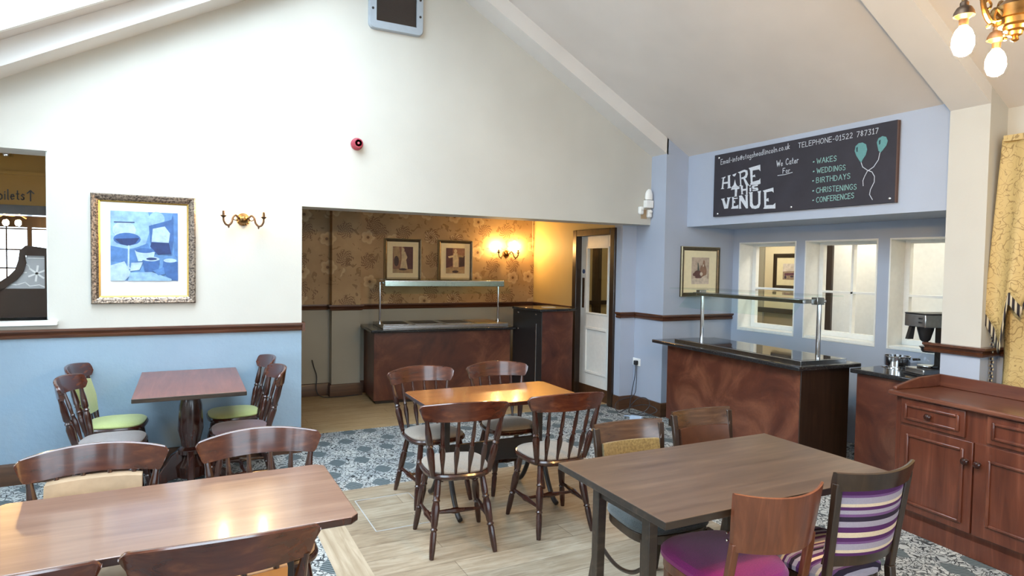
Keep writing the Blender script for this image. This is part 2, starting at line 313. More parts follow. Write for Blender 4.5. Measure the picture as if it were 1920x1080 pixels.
# ------------------------------------------------------------------ mesh helpers
class G:
    def __init__(s): s.bm = bmesh.new(); s.T = Matrix.Identity(4)
    def v(s, p): return s.bm.verts.new(s.T @ Vector(p))
    def face(s, vs, m=0):
        try: f = s.bm.faces.new(vs)
        except ValueError: return None
        f.material_index = m; return f
    def quad(s, pts, m=0): return s.face([s.v(p) for p in pts], m)
    def box(s, x0, x1, y0, y1, z0, z1, m=0):
        a = [s.v(p) for p in ((x0,y0,z0),(x1,y0,z0),(x1,y1,z0),(x0,y1,z0),(x0,y0,z1),(x1,y0,z1),(x1,y1,z1),(x0,y1,z1))]
        for f in ((3,2,1,0),(4,5,6,7),(0,1,5,4),(1,2,6,5),(2,3,7,6),(3,0,4,7)): s.face([a[i] for i in f], m)
    def prism(s, pts, off, m=0, mcap=None):
        off = Vector(off); a = [s.v(p) for p in pts]; b = [s.v(Vector(p)+off) for p in pts]; n = len(pts)
        s.face(a[::-1], m if mcap is None else mcap); s.face(b, m if mcap is None else mcap)
        for i in range(n): s.face([a[i], a[(i+1)%n], b[(i+1)%n], b[i]], m)
    def rings(s, R, m=0, cap0=True, cap1=True, close=True):
        V = [[s.v(p) for p in r] for r in R]
        for a, b in zip(V, V[1:]):
            n = len(a)
            for i in range(n if close else n-1): s.face([a[i], a[(i+1)%n], b[(i+1)%n], b[i]], m)
        if cap0: s.face(V[0][::-1], m)
        if cap1: s.face(V[-1], m)
    def turned(s, p0, p1, prof, m=0, n=10, sq=None):
        p0 = Vector(p0); p1 = Vector(p1); d = p1-p0; z = d.normalized()
        x = z.orthogonal().normalized() if abs(z.z) < 0.9 else Vector((1,0,0)); x = (x-z*x.dot(z)).normalized(); y = z.cross(x)
        R = []
        for t, r in prof:
            c = p0+d*t; R.append([c+x*math.cos(2*PI*i/n)*r+y*math.sin(2*PI*i/n)*r for i in range(n)])
        s.rings(R, m)
    def lathe(s, c, prof, m=0, n=20, ax='z'):
        c = Vector(c); R = []
        for h, r in prof:
            ring = []
            for i in range(n):
                a, b = math.cos(2*PI*i/n)*r, math.sin(2*PI*i/n)*r
                ring.append(c+Vector({'z': (a, b, h), 'y': (a, h, -b), 'x': (h, a, b)}[ax]))
            R.append(ring)
        s.rings(R, m)
    def tube(s, pts, r, m=0, n=8):
        pts = [Vector(p) for p in pts]; R = []; rr = r if isinstance(r, (list, tuple)) else [r]*len(pts)
        prev = None
        for i, p in enumerate(pts):
            d = (pts[min(i+1, len(pts)-1)]-pts[max(i-1, 0)]).normalized()
            if prev is None: x = d.orthogonal().normalized()
            else: x = (prev-d*prev.dot(d)).normalized()
            prev = x; y = d.cross(x)
            R.append([p+x*math.cos(2*PI*k/n)*rr[i]+y*math.sin(2*PI*k/n)*rr[i] for k in range(n)])
        s.rings(R, m)
    def sphere(s, c, r, m=0, n=12, sc=(1,1,1)):
        c = Vector(c); k = n//2
        R = [[c+Vector((math.sin(PI*j/k)*math.cos(2*PI*i/n)*r*sc[0], math.sin(PI*j/k)*math.sin(2*PI*i/n)*r*sc[1], -math.cos(PI*j/k)*r*sc[2])) for i in range(n)] for j in range(1, k)]
        s.rings(R, m)
    def sweep(s, prof, path, m=0):
        # prof: (out, z) pairs, path: xy points; out is to the right of travel
        P = [Vector((a, b)) for a, b in path]; R = []
        for i, p in enumerate(P):
            d0 = (P[i]-P[i-1]).normalized() if i else None; d1 = (P[i+1]-P[i]).normalized() if i < len(P)-1 else None
            d0 = d0 or d1; d1 = d1 or d0
            n0 = Vector((d0.y, -d0.x)); n1 = Vector((d1.y, -d1.x)); nn = (n0+n1).normalized(); k = 1/max(0.3, nn.dot(n0))
            R.append([(p.x+nn.x*o*k, p.y+nn.y*o*k, z) for o, z in prof])
        s.rings(R, m)
    def cushion(s, out, z0, z1, dome=0.012, m=0, e=0.93):
        def rg(k, z): return [(x*k, y*k, z) for x, y in out]
        h = z1-z0
        s.rings([rg(e*0.97, z0), rg(1, z0+h*0.25), rg(1, z0+h*0.6), rg(e, z1), rg(0.75, z1+dome*0.6), rg(0.4, z1+dome*0.95), rg(0.1, z1+dome)], m)
def build(name, g, mats, parent=None, smooth=35, bevel=0, kind=None, label=None):
    bmesh.ops.recalc_face_normals(g.bm, faces=g.bm.faces)
    me = bpy.data.meshes.new(name); g.bm.to_mesh(me); g.bm.free()
    for q in (mats if isinstance(mats, (list, tuple)) else [mats]): me.materials.append(M[q] if isinstance(q, str) else q)
    if smooth:
        for p in me.polygons: p.use_smooth = True
        me.set_sharp_from_angle(angle=math.radians(smooth))
    o = bpy.data.objects.new(name, me); COL.objects.link(o)
    if parent: o.parent = parent
    if bevel:
        b = o.modifiers.new('bevel', 'BEVEL'); b.width = bevel; b.segments = 2; b.limit_method = 'ANGLE'; b.angle_limit = math.radians(40)
    if kind: o['kind'] = kind
    if label: o['label'] = label
    return o
def tag(o, label, cat, group=None):
    o['label'] = label; o['category'] = cat
    if group: o['group'] = group
    return o
def thing(name, label, cat, loc=(0,0,0), rz=0, group=None):
    o = bpy.data.objects.new(name, None); COL.objects.link(o); o.location = loc; o.rotation_euler = (0, 0, rz); o.empty_display_size = 0.1
    return tag(o, label, cat, group)
def dup(root, loc, rz, label, group=None):
    r = root.copy(); COL.objects.link(r); r.location = loc; r.rotation_euler = (0, 0, rz); r['label'] = label
    if group: r['group'] = group
    for ch in list(root.children):
        c = ch.copy(); COL.objects.link(c); c.parent = r
        for q in ch.children:
            d = q.copy(); COL.objects.link(d); d.parent = c
    return r
def S(name, g, mats, **k): return build(name, g, mats, kind='structure', **k)
def child(name, g, mats, parent, **k): return build(name, g, mats, parent, **k)
def at_origin(o, parent):   # parent whose children are modelled in world space
    o.parent = parent; return o

# ------------------------------------------------------------------ the setting
YW = 5.68; YB = 5.98; YR = 5.43; XA = 4.64; XC = 4.44; YK = 8.0; XU = 4.95; XW = 5.66; XL = -1.75
g = G()   # floor: carpet, oak, border
xs = [XL, 0.70, 0.88, 3.05, 9.0]; ys = [-3.0, 4.58, 6.22, 10.2]
for i in range(4):
    for j in range(3):
        m = 0
        if j == 0 and i == 1: m = 3
        if j == 0 and i == 2: m = 1
        if j == 2: m = 2
        g.box(xs[i], xs[i+1], ys[j], ys[j+1], -0.1, 0, m)
S('floor', g, ['carpet', 'oak', 'oakb', 'oakv'], smooth=0)
# main gable wall with hatch and alcove opening
g = G()
HX0, HX1, HZ0, HZ1 = -1.62, -0.90, 1.19, 2.42
DZ = 1.10
g.box(XL, 0.88, YW, YB, 0, DZ, 1)
g.box(XL, HX0, YW, YB, DZ, HZ1, 0); g.box(HX1, 0.88, YW, YB, DZ, HZ1, 0); g.box(HX0, HX1, YW, YB, DZ, HZ0, 0)
g.box(XL, 0.88, YW, YB, HZ1, 2.70, 0); g.box(0.88, XA+0.3, YW, YB, 2.12, 2.70, 0)
g.prism([(XL, YW, 2.70), (XA+0.3, YW, 2.70), (XA+0.3, YW, 2.8), (1.755, YW, 4.60), (XL, YW, 2.7)], (0, 0.3, 0), 0)
S('wall_back', g, ['cream', 'lower'], smooth=0)
# right column and stepped wall down to the door
g = G()
g.box(XA, XA+0.3, YR, 5.92, 0, 2.10, 0); g.box(XA, XA+0.33, YR, 5.92, 2.10, 3.06, 0)
g.box(XA+0.3, XW+0.3, YR, 5.7, 0, 2.10, 0)
g.box(XC, XA+0.3, 5.92, 6.07, 0, 2.6, 0)
S('wall_return', g, ['blue'], smooth=0)
g = G()   # alcove right wall beyond the door
g.box(XC, XC+0.12, 6.90, YK+0.1, DZ, 2.6, 0); g.box(XC, XC+0.12, 6.90, YK+0.1, 0, DZ, 1); g.box(XC, XC+0.12, 6.07, 6.90, 2.08, 2.6, 0)
S('wall_alcove_right', g, ['yellow', 'grey'], smooth=0)
g = G()
g.box(-0.2, XC+0.12, YK, YK+0.15, DZ, 2.6, 0); g.box(-0.2, XC+0.12, YK, YK+0.15, 0, DZ, 1)
g.box(1.57, 1.92, 7.86, YK, DZ, 2.6, 0); g.box(1.57, 1.92, 7.86, YK, 0, DZ, 1)
S('wall_alcove_back', g, ['paper', 'grey'], smooth=0)
g = G(); g.box(-0.3, -0.2, YB, YK+0.15, 0, 2.6, 0); S('wall_alcove_left', g, ['grey'], smooth=0)
g = G(); g.box(-0.3, XC+0.4, YB, YK+0.15, 2.42, 2.52, 0); S('ceiling_alcove', g, ['cream'], smooth=0)
# right upper wall over the window bay, and its soffit
g = G()
g.box(XU, XW+0.3, 2.68, YR, 2.10, 3.0, 0)
S('wall_right_upper', g, ['blue'], smooth=0)
# window wall
W3 = [(4.57, 5.335), (3.685, 4.46), (2.80, 3.575)]
WZ0, WZ1 = 0.945, 1.945
g = G(); T = 0.30
g.box(XW, XW+T, 2.42, YR, 0, WZ0, 0); g.box(XW, XW+T, 2.42, YR, WZ1, 2.10, 0)
yy = [2.42]+[q for a, b in sorted(W3) for q in (a, b)]+[YR]
for i in range(0, len(yy), 2): g.box(XW, XW+T, yy[i], yy[i+1], WZ0, WZ1, 0)
S('wall_right', g, ['blue'], smooth=0)
for k, (a, b) in enumerate(W3):
    g = G()   # white lined reveal with a slim edge and sash
    e = 0.014
    for (y0, y1, z0, z1) in ((a, a+e, WZ0, WZ1), (b-e, b, WZ0, WZ1), (a+e, b-e, WZ0, WZ0+e), (a+e, b-e, WZ1-e, WZ1)):
        g.box(XW-0.006, XW+T, y0, y1, z0, z1)
    g.box(XW+0.01, XW+T, a+e, b-e, WZ0+e, WZ0+0.03)
    xs0, xs1 = XW+0.2, XW+0.25
    f = 0.05
    for (y0, y1, z0, z1) in ((a+e, a+e+f, WZ0+0.03, WZ1-e), (b-e-f, b-e, WZ0+0.03, WZ1-e), (a+e+f, b-e-f, WZ0+0.03, WZ0+0.03+f), (a+e+f, b-e-f, WZ1-e-f*0.6, WZ1-e)):
        g.box(xs0, xs1, y0, y1, z0, z1)
    zm = WZ0+0.47
    g.box(xs0, xs1, a+e+f, b-e-f, zm, zm+0.022)
    if k == 1: g.box(xs0, xs1, (a+b)/2-0.012, (a+b)/2+0.012, WZ0+0.03+f, WZ1-e-f*0.6)
    w_ = S('window_%d' % (k+1), g, ['white'], bevel=0.002)
    g = G(); g.box(xs0+0.02, xs0+0.024, a+0.03, b-0.03, WZ0+0.04, WZ1-0.03); child('glass_pane', g, 'glass', w_)
# column and bay side wall
g = G()
g.box(4.88, XW+T, 2.42, 2.68, 1.10, 2.97, 0); g.box(4.88, XW+T, 2.42, 2.68, 0, 1.10, 1)
S('wall_pillar', g, ['cream', 'blue'], smooth=0)
g = G()
g.box(5.10, 5.25, -3.0, 2.42, 1.10, 3.0, 0); g.box(5.10, 5.25, -3.0, 2.42, 0, 1.10, 1)
S('wall_right_front', g, ['cream', 'blue'], smooth=0)
# ceilings
g = G()
g.prism([(1.70, -3, zr(1.70)), (5.3, -3, zr(5.3)), (5.3, -3, zr(5.3)+0.12), (1.70, -3, zr(1.70)+0.12)], (0, 8.75, 0), 0)
S('ceiling', g, ['ceiling'], smooth=0)
g = G()
cx = sorted({XL-0.2, -1.35, 1.25, 1.80}); cy = [-3.0, 0.25, 2.15, 2.95, 5.27, 5.75]
for i in range(3):
    for j in range(5):
        if i == 1 and j in (1, 3): continue
        x0, x1 = cx[i], cx[i+1]
        g.prism([(x0, cy[j], zl(x0)), (x1, cy[j], zl(x1)), (x1, cy[j], zl(x1)+0.16), (x0, cy[j], zl(x0)+0.16)], (0, cy[j+1]-cy[j], 0), 0)
S('ceiling_left', g, ['ceiling'], smooth=0)
for k, (x0, x1, y0, y1) in enumerate(SKY):   # skylight frames with glazing bars
    g = G()
    def sb(xa, xb, ya, yb, t0=0.0, t1=0.19):
        g.prism([(xa, ya, zl(xa)+t0), (xb, ya, zl(xb)+t0), (xb, ya, zl(xb)+t1), (xa, ya, zl(xa)+t1)], (0, yb-ya, 0), 0)
    sb(x0, x0+0.03, y0, y1, -0.012); sb(x1-0.03, x1, y0, y1, -0.012); sb(x0, x1, y0, y0+0.03, -0.012); sb(x0, x1, y1-0.035, y1, -0.012)
    sb(x0, x1, (y0+y1)/2-0.02, (y0+y1)/2+0.02, 0.1)
    w_ = S('window_%d' % (k+4), g, ['white'])
    g = G(); g.prism([(x0, y0, zl(x0)+0.15), (x1, y0, zl(x1)+0.15), (x1, y0, zl(x1)+0.156), (x0, y0, zl(x0)+0.156)], (0, y1-y0, 0)); child('glass_pane', g, 'glass', w_)
# rafter casings (trim) on the gable and at the pillar
def casing(name, y0, y1, xe, dz=0.0):
    g = G()
    g.prism([(1.755, y0, 4.478+dz), (1.755, y0, 4.66), (XL-0.2, y0, zl(XL-0.2)+0.02), (XL-0.2, y0, zl(XL-0.2)-0.174+dz)], (0, y1-y0, 0))
    g.prism([(1.755, y0, 4.478+dz), (xe, y0, 5.45-0.554*xe+dz), (xe, y0, 5.64-0.554*xe), (1.755, y0, 4.66)], (0, y1-y0, 0))
    S(name, g, ['beam'], smooth=0)
casing('trim_1', YR, YW+0.01, XA+0.02); casing('trim_2', 2.42, 2.68, 4.88, 0.055)
# rest of the shell
g = G()
yy = [-3.0]+[q for a, b in WL for q in (a, b)]+[5.7]
for i in range(0, len(yy), 2): g.box(XL-0.12, XL, yy[i], yy[i+1], 0, 2.85)
for a, b in WL: g.box(XL-0.12, XL, a, b, 0, 0.95); g.box(XL-0.12, XL, a, b, 2.25, 2.85)
S('wall_left', g, ['cream'], smooth=0)
g = G()
g.box(XL-0.1, WR[0][0], -3.12, -3.0, 0, 2.75); g.box(WR[0][1], WR[1][0], -3.12, -3.0, 0, 2.75); g.box(WR[1][1], 5.25, -3.12, -3.0, 0, 2.75)
for a, b in WR: g.box(a, b, -3.12, -3.0, 0, 0.75); g.box(a, b, -3.12, -3.0, 2.45, 2.75)
g.prism([(XL-0.2, -3.12, 2.75), (5.3, -3.12, 2.75), (1.755, -3.12, 4.72)], (0, 0.12, 0))
S('wall_front', g, ['cream'], smooth=0)
for i, (a, b) in enumerate(WL+WR):  # frames of the unseen windows added for daylight
    g = G(); e = 0.05
    if i < len(WL):
        for (y0, y1, z0, z1) in ((a, a+e, 0.95, 2.25), (b-e, b, 0.95, 2.25), (a+e, b-e, 0.95, 1.0), (a+e, b-e, 2.2, 2.25), ((a+b)/2-0.02, (a+b)/2+0.02, 1.0, 2.2), (a+e, b-e, 1.58, 1.62)):
            g.box(XL-0.1, XL-0.04, y0, y1, z0, z1)
    else:
        for (x0, x1, z0, z1) in ((a, a+e, 0.75, 2.45), (b-e, b, 0.75, 2.45), (a+e, b-e, 0.75, 0.8), (a+e, b-e, 2.4, 2.45), ((a+b)/2-0.02, (a+b)/2+0.02, 0.8, 2.4), (a+e, b-e, 1.58, 1.62)):
            g.box(x0, x1, -3.08, -3.02, z0, z1)
    S('window_%d' % (i+6), g, ['white'])
# dado rails
DP = [(0, 1.07), (0.018, 1.075), (0.024, 1.09), (0.014, 1.10), (0.02, 1.112), (0.038, 1.125), (0.038, 1.14), (0, 1.14)]
g = G()
DP2 = [(a, b-0.015) for a, b in DP]
g.sweep(DP2, [(XL, YW), (0.885, YW)]); g.box(0.88, 0.905, YW-0.035, YB, 1.055, 1.125)
S('trim_3', g, ['dado'])
g = G(); g.sweep(DP2, [(XC, 5.99), (XC, 5.92), (XA, 5.92), (XA, YR), (XW, YR)]); S('trim_4', g, ['dado'])
g = G(); g.sweep(DP2, [(-0.2, YK), (1.57, YK), (1.57, 7.86), (1.92, 7.86), (1.92, YK), (XC, YK), (XC, 6.95)]); S('trim_5', g, ['dado'])
g = G(); DPc = [(a*1.5, b-0.01) for a, b in DP]
g.sweep(DPc, [(4.88, 2.78), (4.88, 2.42), (5.10, 2.42), (5.10, 2.36)]); S('trim_6', g, ['dado'])
SKP = [(0, 0), (0.02, 0), (0.02, 0.13), (0.012, 0.15), (0, 0.155)]
for nm, path in (('baseboard_back', [(XL, YW), (0.88, YW)]), ('baseboard_column', [(XC, 6.02), (XC, 5.92), (XA, 5.92), (XA, YR), (XW, YR)]),
                 ('baseboard_alcove', [(-0.2, YK), (1.57, YK), (1.57, 7.86), (1.92, 7.86), (1.92, YK), (XC, YK), (XC, 6.95)])):
    g = G(); g.sweep(SKP, path); S(nm, g, ['skirt'])
# hatch: sill and lining
g = G()
g.box(HX0-0.1, HX1+0.06, YW-0.06, YW+0.02, 1.155, 1.185); g.box(HX0, HX1, YW, YB, HZ0-0.02, HZ0); g.box(HX1-0.012, HX1, YW+0.02, YB, HZ0, HZ1); 
w_ = S('window_11', g, ['white'], bevel=0.004)
g = G(); g.box(HX0, HX1-0.012, YW+0.12, YW+0.126, HZ0, HZ1); child('glass_pane', g, 'glass', w_)
# ------------------------------------------------------------------ door in the alcove
g = G()
g.box(XC-0.03, XC+0.10, 6.03, 6.12, 0, 2.10); g.box(XC-0.03, XC+0.10, 6.84, 6.93, 0, 2.10); g.box(XC-0.03, XC+0.10, 6.12, 6.84, 2.02, 2.10)
S('trim_7', g, ['chair2'], bevel=0.008)
g = G()
X0, X1 = XC+0.05, XC+0.09
g.box(X0, X1, 6.12, 6.84, 0.0, 0.155, 1)
for (y0, y1, z0, z1) in ((6.12, 6.26, 0.155, 2.02), (6.70, 6.84, 0.155, 2.02), (6.26, 6.70, 0.155, 0.33), (6.26, 6.70, 0.87, 1.07), (6.26, 6.70, 1.87, 2.02)):
    g.box(X0, X1, y0, y1, z0, z1, 0)
g.box(X0+0.015, X1-0.005, 6.26, 6.70, 0.33, 0.87, 0)
for (y0, y1, z0, z1) in ((6.24, 6.27, 0.31, 0.89), (6.69, 6.72, 0.31, 0.89), (6.27, 6.69, 0.31, 0.34), (6.27, 6.69, 0.86, 0.89)): g.box(X0-0.012, X0+0.01, y0, y1, z0, z1, 0)
for (y0, y1, z0, z1) in ((6.24, 6.262, 1.05, 1.89), (6.698, 6.72, 1.05, 1.89), (6.262, 6.698, 1.05, 1.072), (6.262, 6.698, 1.868, 1.89)): g.box(X0-0.008, X0+0.01, y0, y1, z0, z1, 0)
d_ = S('door_1', g, ['white', 'skirt'], bevel=0.003)
g = G(); g.box(X0+0.01, X0+0.016, 6.26, 6.70, 1.07, 1.87); child('glass_pane', g, 'glass', d_)
g = G(); g.box(X0-0.006, X0, 6.755, 6.80, 1.12, 1.50); child('push_plate', g, 'brassdk', d_)
g = G(); g.lathe((X0-0.006, 6.775, 1.58), [(0, 0.028), (0.006, 0.028)], ax='x'); child('lock_plate', g, plain('blue_notice_disc', srgb(70,90,130), 0.5, bump=0), d_)
# lobby behind the door
g = G(); g.box(5.9, 6.0, 5.7, 8.2, 0, 2.5, 0); g.box(4.56, 6.0, 8.0, 8.1, 0, 2.5, 0); g.box(4.56, 6.0, 5.9, 8.1, 2.4, 2.5, 0); g.box(4.94, 6.0, 5.7, 5.8, 0, 2.5)
g.box(5.86, 5.9, 6.9, 7.2, 0, 2.1, 1); g.box(5.86, 5.9, 5.8, 6.9, 1.07, 1.13, 1)
g.box(5.45, 5.58, 7.94, 8.0, 0, 2.4, 1); g.box(4.56, 5.9, 7.96, 8.0, 1.07, 1.13, 1)
S('wall_lobby', g, ['yellow', 'chair2'], smooth=0)

t = thing('added_ceiling_light', 'unseen round lamp added to light the lobby behind the white door', 'ceiling light', (5.2, 6.9, 2.4), 0)  # added lamp out of view, brightens what shows through the door glass
g = G(); g.lathe((0,0,0), [(-0.04, 0.12), (-0.03, 0.15), (0, 0.15)], n=24); child('housing', g, 'whitepl', t)
g = G(); g.lathe((0,0,0), [(-0.06, 0.02), (-0.055, 0.10), (-0.04, 0.12)], n=24); child('diffuser', g, 'tube', t)
# ------------------------------------------------------------------ passage seen through the windows
g = G()
g.box(7.4, 7.5, 2.0, 8.2, 1.09, 2.5, 0); g.box(7.4, 7.5, 2.0, 8.2, 0, 1.03, 1)
g.box(6.05, 7.5, 7.2, 7.3, 0, 2.5, 0); g.box(6.05, 7.5, 1.9, 2.0, 0, 2.5, 0)
S('wall_passage', g, ['corr', 'corrlow'], smooth=0)
g = G(); g.box(7.36, 7.4, 2.0, 7.2, 1.03, 1.10); S('trim_8', g, ['chair2'], bevel=0.006)
g = G(); g.box(7.37, 7.4, 6.49, 6.62, 0, 2.0); S('trim_9', g, ['grey'])
g = G(); g.box(5.96, 7.5, 1.9, 7.3, 2.42, 2.5); S('ceiling_passage', g, ['corr'], smooth=0)
g = G(); g.box(6.85, 6.95, 2.0, 5.0, 0, 2.42, 0); S('wall_passage_screen', g, ['white'], smooth=0)
g = G(); g.box(6.82, 6.98, 5.0, 5.10, 0, 2.42, 0); S('trim_10', g, ['chair2'], smooth=0)
for x, y in ((6.4, 3.3), (6.4, 4.6), (6.7, 6.2)):  # unseen lamps, added so the closed passage is lit
    t = thing('added_ceiling_light', 'unseen round lamp added to light the passage beyond the windows', 'ceiling light', (x, y, 2.42), 0, 'unseen round lamps added to light the passage')
    g = G(); g.lathe((0,0,0), [(-0.04, 0.15), (-0.03, 0.19), (0, 0.19)], n=24); child('housing', g, 'whitepl', t)
    g = G(); g.lathe((0,0,0), [(-0.06, 0.02), (-0.055, 0.12), (-0.04, 0.15)], n=24); child('diffuser', g, 'tube', t)

# ------------------------------------------------------------------ room seen through the hatch
g = G()
g.box(-3.6, -0.6, 6.62, 6.72, 2.07, 2.75, 0); g.box(-3.6, -0.3, 6.60, 6.64, 2.33, 2.36, 0)
g.box(-0.6, -0.3, YB, 10.0, 0, 2.75, 0)
S('wall_hatch_room', g, ['mustard'], smooth=0)
g = G(); g.box(-3.6, -0.6, 6.58, 6.80, 2.00, 2.07); g.box(-3.6, -0.6, 6.61, 6.63, 2.065, 2.08, 0); S('trim_11', g, ['chair2'])
g = G(); g.box(-4.2, -0.3, YB, 10.0, 2.75, 2.85); S('ceiling_hatch_room', g, ['mustard'], smooth=0)
g = G(); g.box(-4.2, -4.1, YB, 10, 0, 2.85); g.box(-4.2, XL, YB-0.1, YB, 0, 2.85)
S('wall_hatch_room_left', g, ['mustard'], smooth=0)
g = G()
HW = [(-2.60, -2.14), (-2.02, -1.92), (-1.87, -1.70), (-1.66, -1.50)]
g.box(-4.2, -0.3, 9.9, 10.0, 0, 1.0, 0); g.box(-4.2, -0.3, 9.9, 10.0, 2.02, 2.85, 0); g.box(-4.2, -3.1, 9.9, 10, 1.0, 2.02, 0); g.box(-1.3, -0.3, 9.9, 10, 1.0, 2.02, 0)
S('wall_hatch_room_back', g, ['chair2'], smooth=0)
g = G()
for x in (-3.1, -2.66, -2.22, -1.78, -1.34): g.box(x, x+0.05, 9.9, 9.96, 1.0, 2.02)
for x in (-2.88, -2.44, -2.0, -1.56): g.box(x, x+0.015, 9.92, 9.94, 1.0, 2.02)
for z in (1.0, 1.25, 1.5, 1.73, 1.99): g.box(-3.1, -1.29, 9.92, 9.94, z, z+0.018)
S('window_12', g, ['chair2'])
portal((-2.2, 9.88, 1.5), (-PI/2, 0, 0), 1.8, 1.0)

# ------------------------------------------------------------------ chalk lettering
FONT = {
'A': (.6, '0,0 .3,1 .6,0|.1,.38 .5,.38'), 'B': (.55, '0,0 0,1 .38,.97 .48,.78 .38,.55 0,.52|.38,.55 .55,.3 .4,.03 0,0'),
'C': (.55, '.55,.85 .35,1 .1,.85 0,.5 .1,.12 .35,0 .55,.15'), 'D': (.58, '0,0 0,1 .35,.92 .55,.6 .5,.2 .3,.02 0,0'),
'E': (.48, '.48,1 0,1 0,0 .48,0|0,.52 .4,.52'), 'F': (.48, '.48,1 0,1 0,0|0,.52 .38,.52'), 'G': (.58, '.55,.85 .35,1 .1,.85 0,.5 .1,.12 .35,0 .56,.15 .56,.45 .35,.45'),
'H': (.55, '0,0 0,1|.55,0 .55,1|0,.52 .55,.52'), 'I': (.1, '.05,0 .05,1'), 'K': (.5, '0,0 0,1|.5,1 0,.45 .5,0'), 'L': (.45, '0,1 0,0 .45,0'),
'N': (.55, '0,0 0,1 .55,0 .55,1'), 'O': (.62, '.31,1 .08,.85 0,.5 .08,.15 .31,0 .54,.15 .62,.5 .54,.85 .31,1'), 'P': (.5, '0,0 0,1 .38,.97 .5,.75 .38,.5 0,.48'),
'R': (.52, '0,0 0,1 .38,.97 .48,.75 .36,.52 0,.5|.25,.5 .52,0'), 'S': (.48, '.46,.86 .25,1 .04,.85 .06,.62 .42,.42 .46,.16 .24,0 0,.14'), 'T': (.55, '0,1 .55,1|.275,1 .275,0'),
'V': (.55, '0,1 .28,0 .55,1'), 'W': (.8, '0,1 .2,0 .4,.75 .6,0 .8,1'), 'Y': (.5, '0,1 .25,.5 .5,1|.25,.5 .25,0'),
'a': (.4, '.38,.5 .15,.55 0,.28 .12,.02 .3,.05 .38,.25|.38,.55 .38,.1 .45,0'), 'c': (.35, '.35,.45 .18,.55 .02,.3 .12,.03 .35,.08'), 'd': (.4, '.38,.5 .15,.55 0,.28 .12,.02 .3,.05 .38,.25|.38,1 .38,0'),
'e': (.38, '.02,.28 .36,.32 .28,.52 .1,.5 0,.25 .12,.02 .36,.1'), 'f': (.3, '.3,.95 .14,.9 .12,0|0,.55 .28,.55'), 'g': (.4, '.38,.5 .15,.55 0,.28 .12,.04 .3,.07 .38,.25|.38,.55 .38,-.25 .15,-.38 0,-.25'),
'h': (.38, '0,1 0,0|0,.35 .2,.55 .36,.42 .38,0'), 'i': (.1, '.05,.55 .05,0|.05,.72 .06,.78'), 'k': (.35, '0,1 0,0|.32,.55 0,.25 .35,0'), 'l': (.12, '.05,1 .05,.05 .12,0'),
'm': (.6, '0,.55 0,0|0,.38 .18,.55 .28,.4 .28,0|.28,.38 .46,.55 .56,.4 .58,0'), 'n': (.38, '0,.55 0,0|0,.38 .2,.55 .36,.42 .38,0'), 'o': (.4, '.2,.55 .03,.42 .03,.12 .2,0 .37,.12 .37,.42 .2,.55'),
'r': (.28, '0,.55 0,0|0,.35 .15,.55 .28,.5'), 's': (.33, '.32,.48 .15,.56 .03,.42 .28,.22 .28,.06 .12,0 0,.08'), 't': (.3, '.13,.9 .13,.08 .28,.02|0,.58 .28,.58'), 'u': (.38, '0,.55 .03,.1 .18,0 .36,.15|.36,.55 .38,0'),
'@': (.6, '.42,.6 .25,.62 .18,.4 .3,.28 .42,.42 .42,.62 .44,.3 .58,.35 .56,.7 .35,.85 .08,.7 .02,.35 .15,.08 .4,.05'), '.': (.08, '.02,.0 .06,.05'), '-': (.3, '0,.38 .28,.4'),
'0': (.45, '.22,1 .04,.8 .02,.25 .2,0 .4,.2 .42,.78 .22,1'), '1': (.3, '.02,.75 .18,1 .18,0|.02,0 .32,0'), '2': (.45, '.03,.8 .2,1 .4,.85 .38,.6 0,0 .45,.02'), '3': (.42, '.03,1 .38,.98 .18,.6 .38,.4 .36,.1 .15,0 0,.1'),
'5': (.42, '.4,1 .06,1 .04,.58 .28,.6 .4,.35 .28,.03 0,.05'), '7': (.42, '0,1 .42,1 .12,0'), '8': (.42, '.22,.52 .04,.75 .2,1 .38,.78 .2,.52 .02,.25 .2,0 .4,.22 .22,.52'),
'^': (.6, '.3,-.15 .3,1|0,.68 .3,1 .6,.68'), ' ': (.3, ''), 'j': (.1, '')}
def stroke(g, pts, wd, f, m=0):
    pts = [Vector(p) for p in pts]
    for a, b in zip(pts, pts[1:]):
        d = (b-a); 
        if d.length < 1e-6: continue
        d.normalize(); n = Vector((-d.y, d.x))*wd/2; e = d*wd*0.35
        g.quad([f(*q) for q in (a-e-n, b+e-n, b+e+n, a-e+n)], m)
def write(g, text, u0, v0, u1, v1, h, f, wd=0.006, m=0, jitter=0.04):
    tot = sum(FONT[c][0]+0.22 for c in text)-0.22
    k = (u1-u0)/tot; u = 0
    for c in text:
        wdt, s = FONT[c]; dy = random.uniform(-jitter, jitter)*h
        for pl in s.split('|'):
            if not pl: continue
            pts = [tuple(map(float, q.split(','))) for q in pl.split()]
            stroke(g, [(u0+(u+x)*k, v0+(v1-v0)*(u+x)/tot+y*h+dy) for x, y in pts], wd, f, m)
        u += wdt+0.22
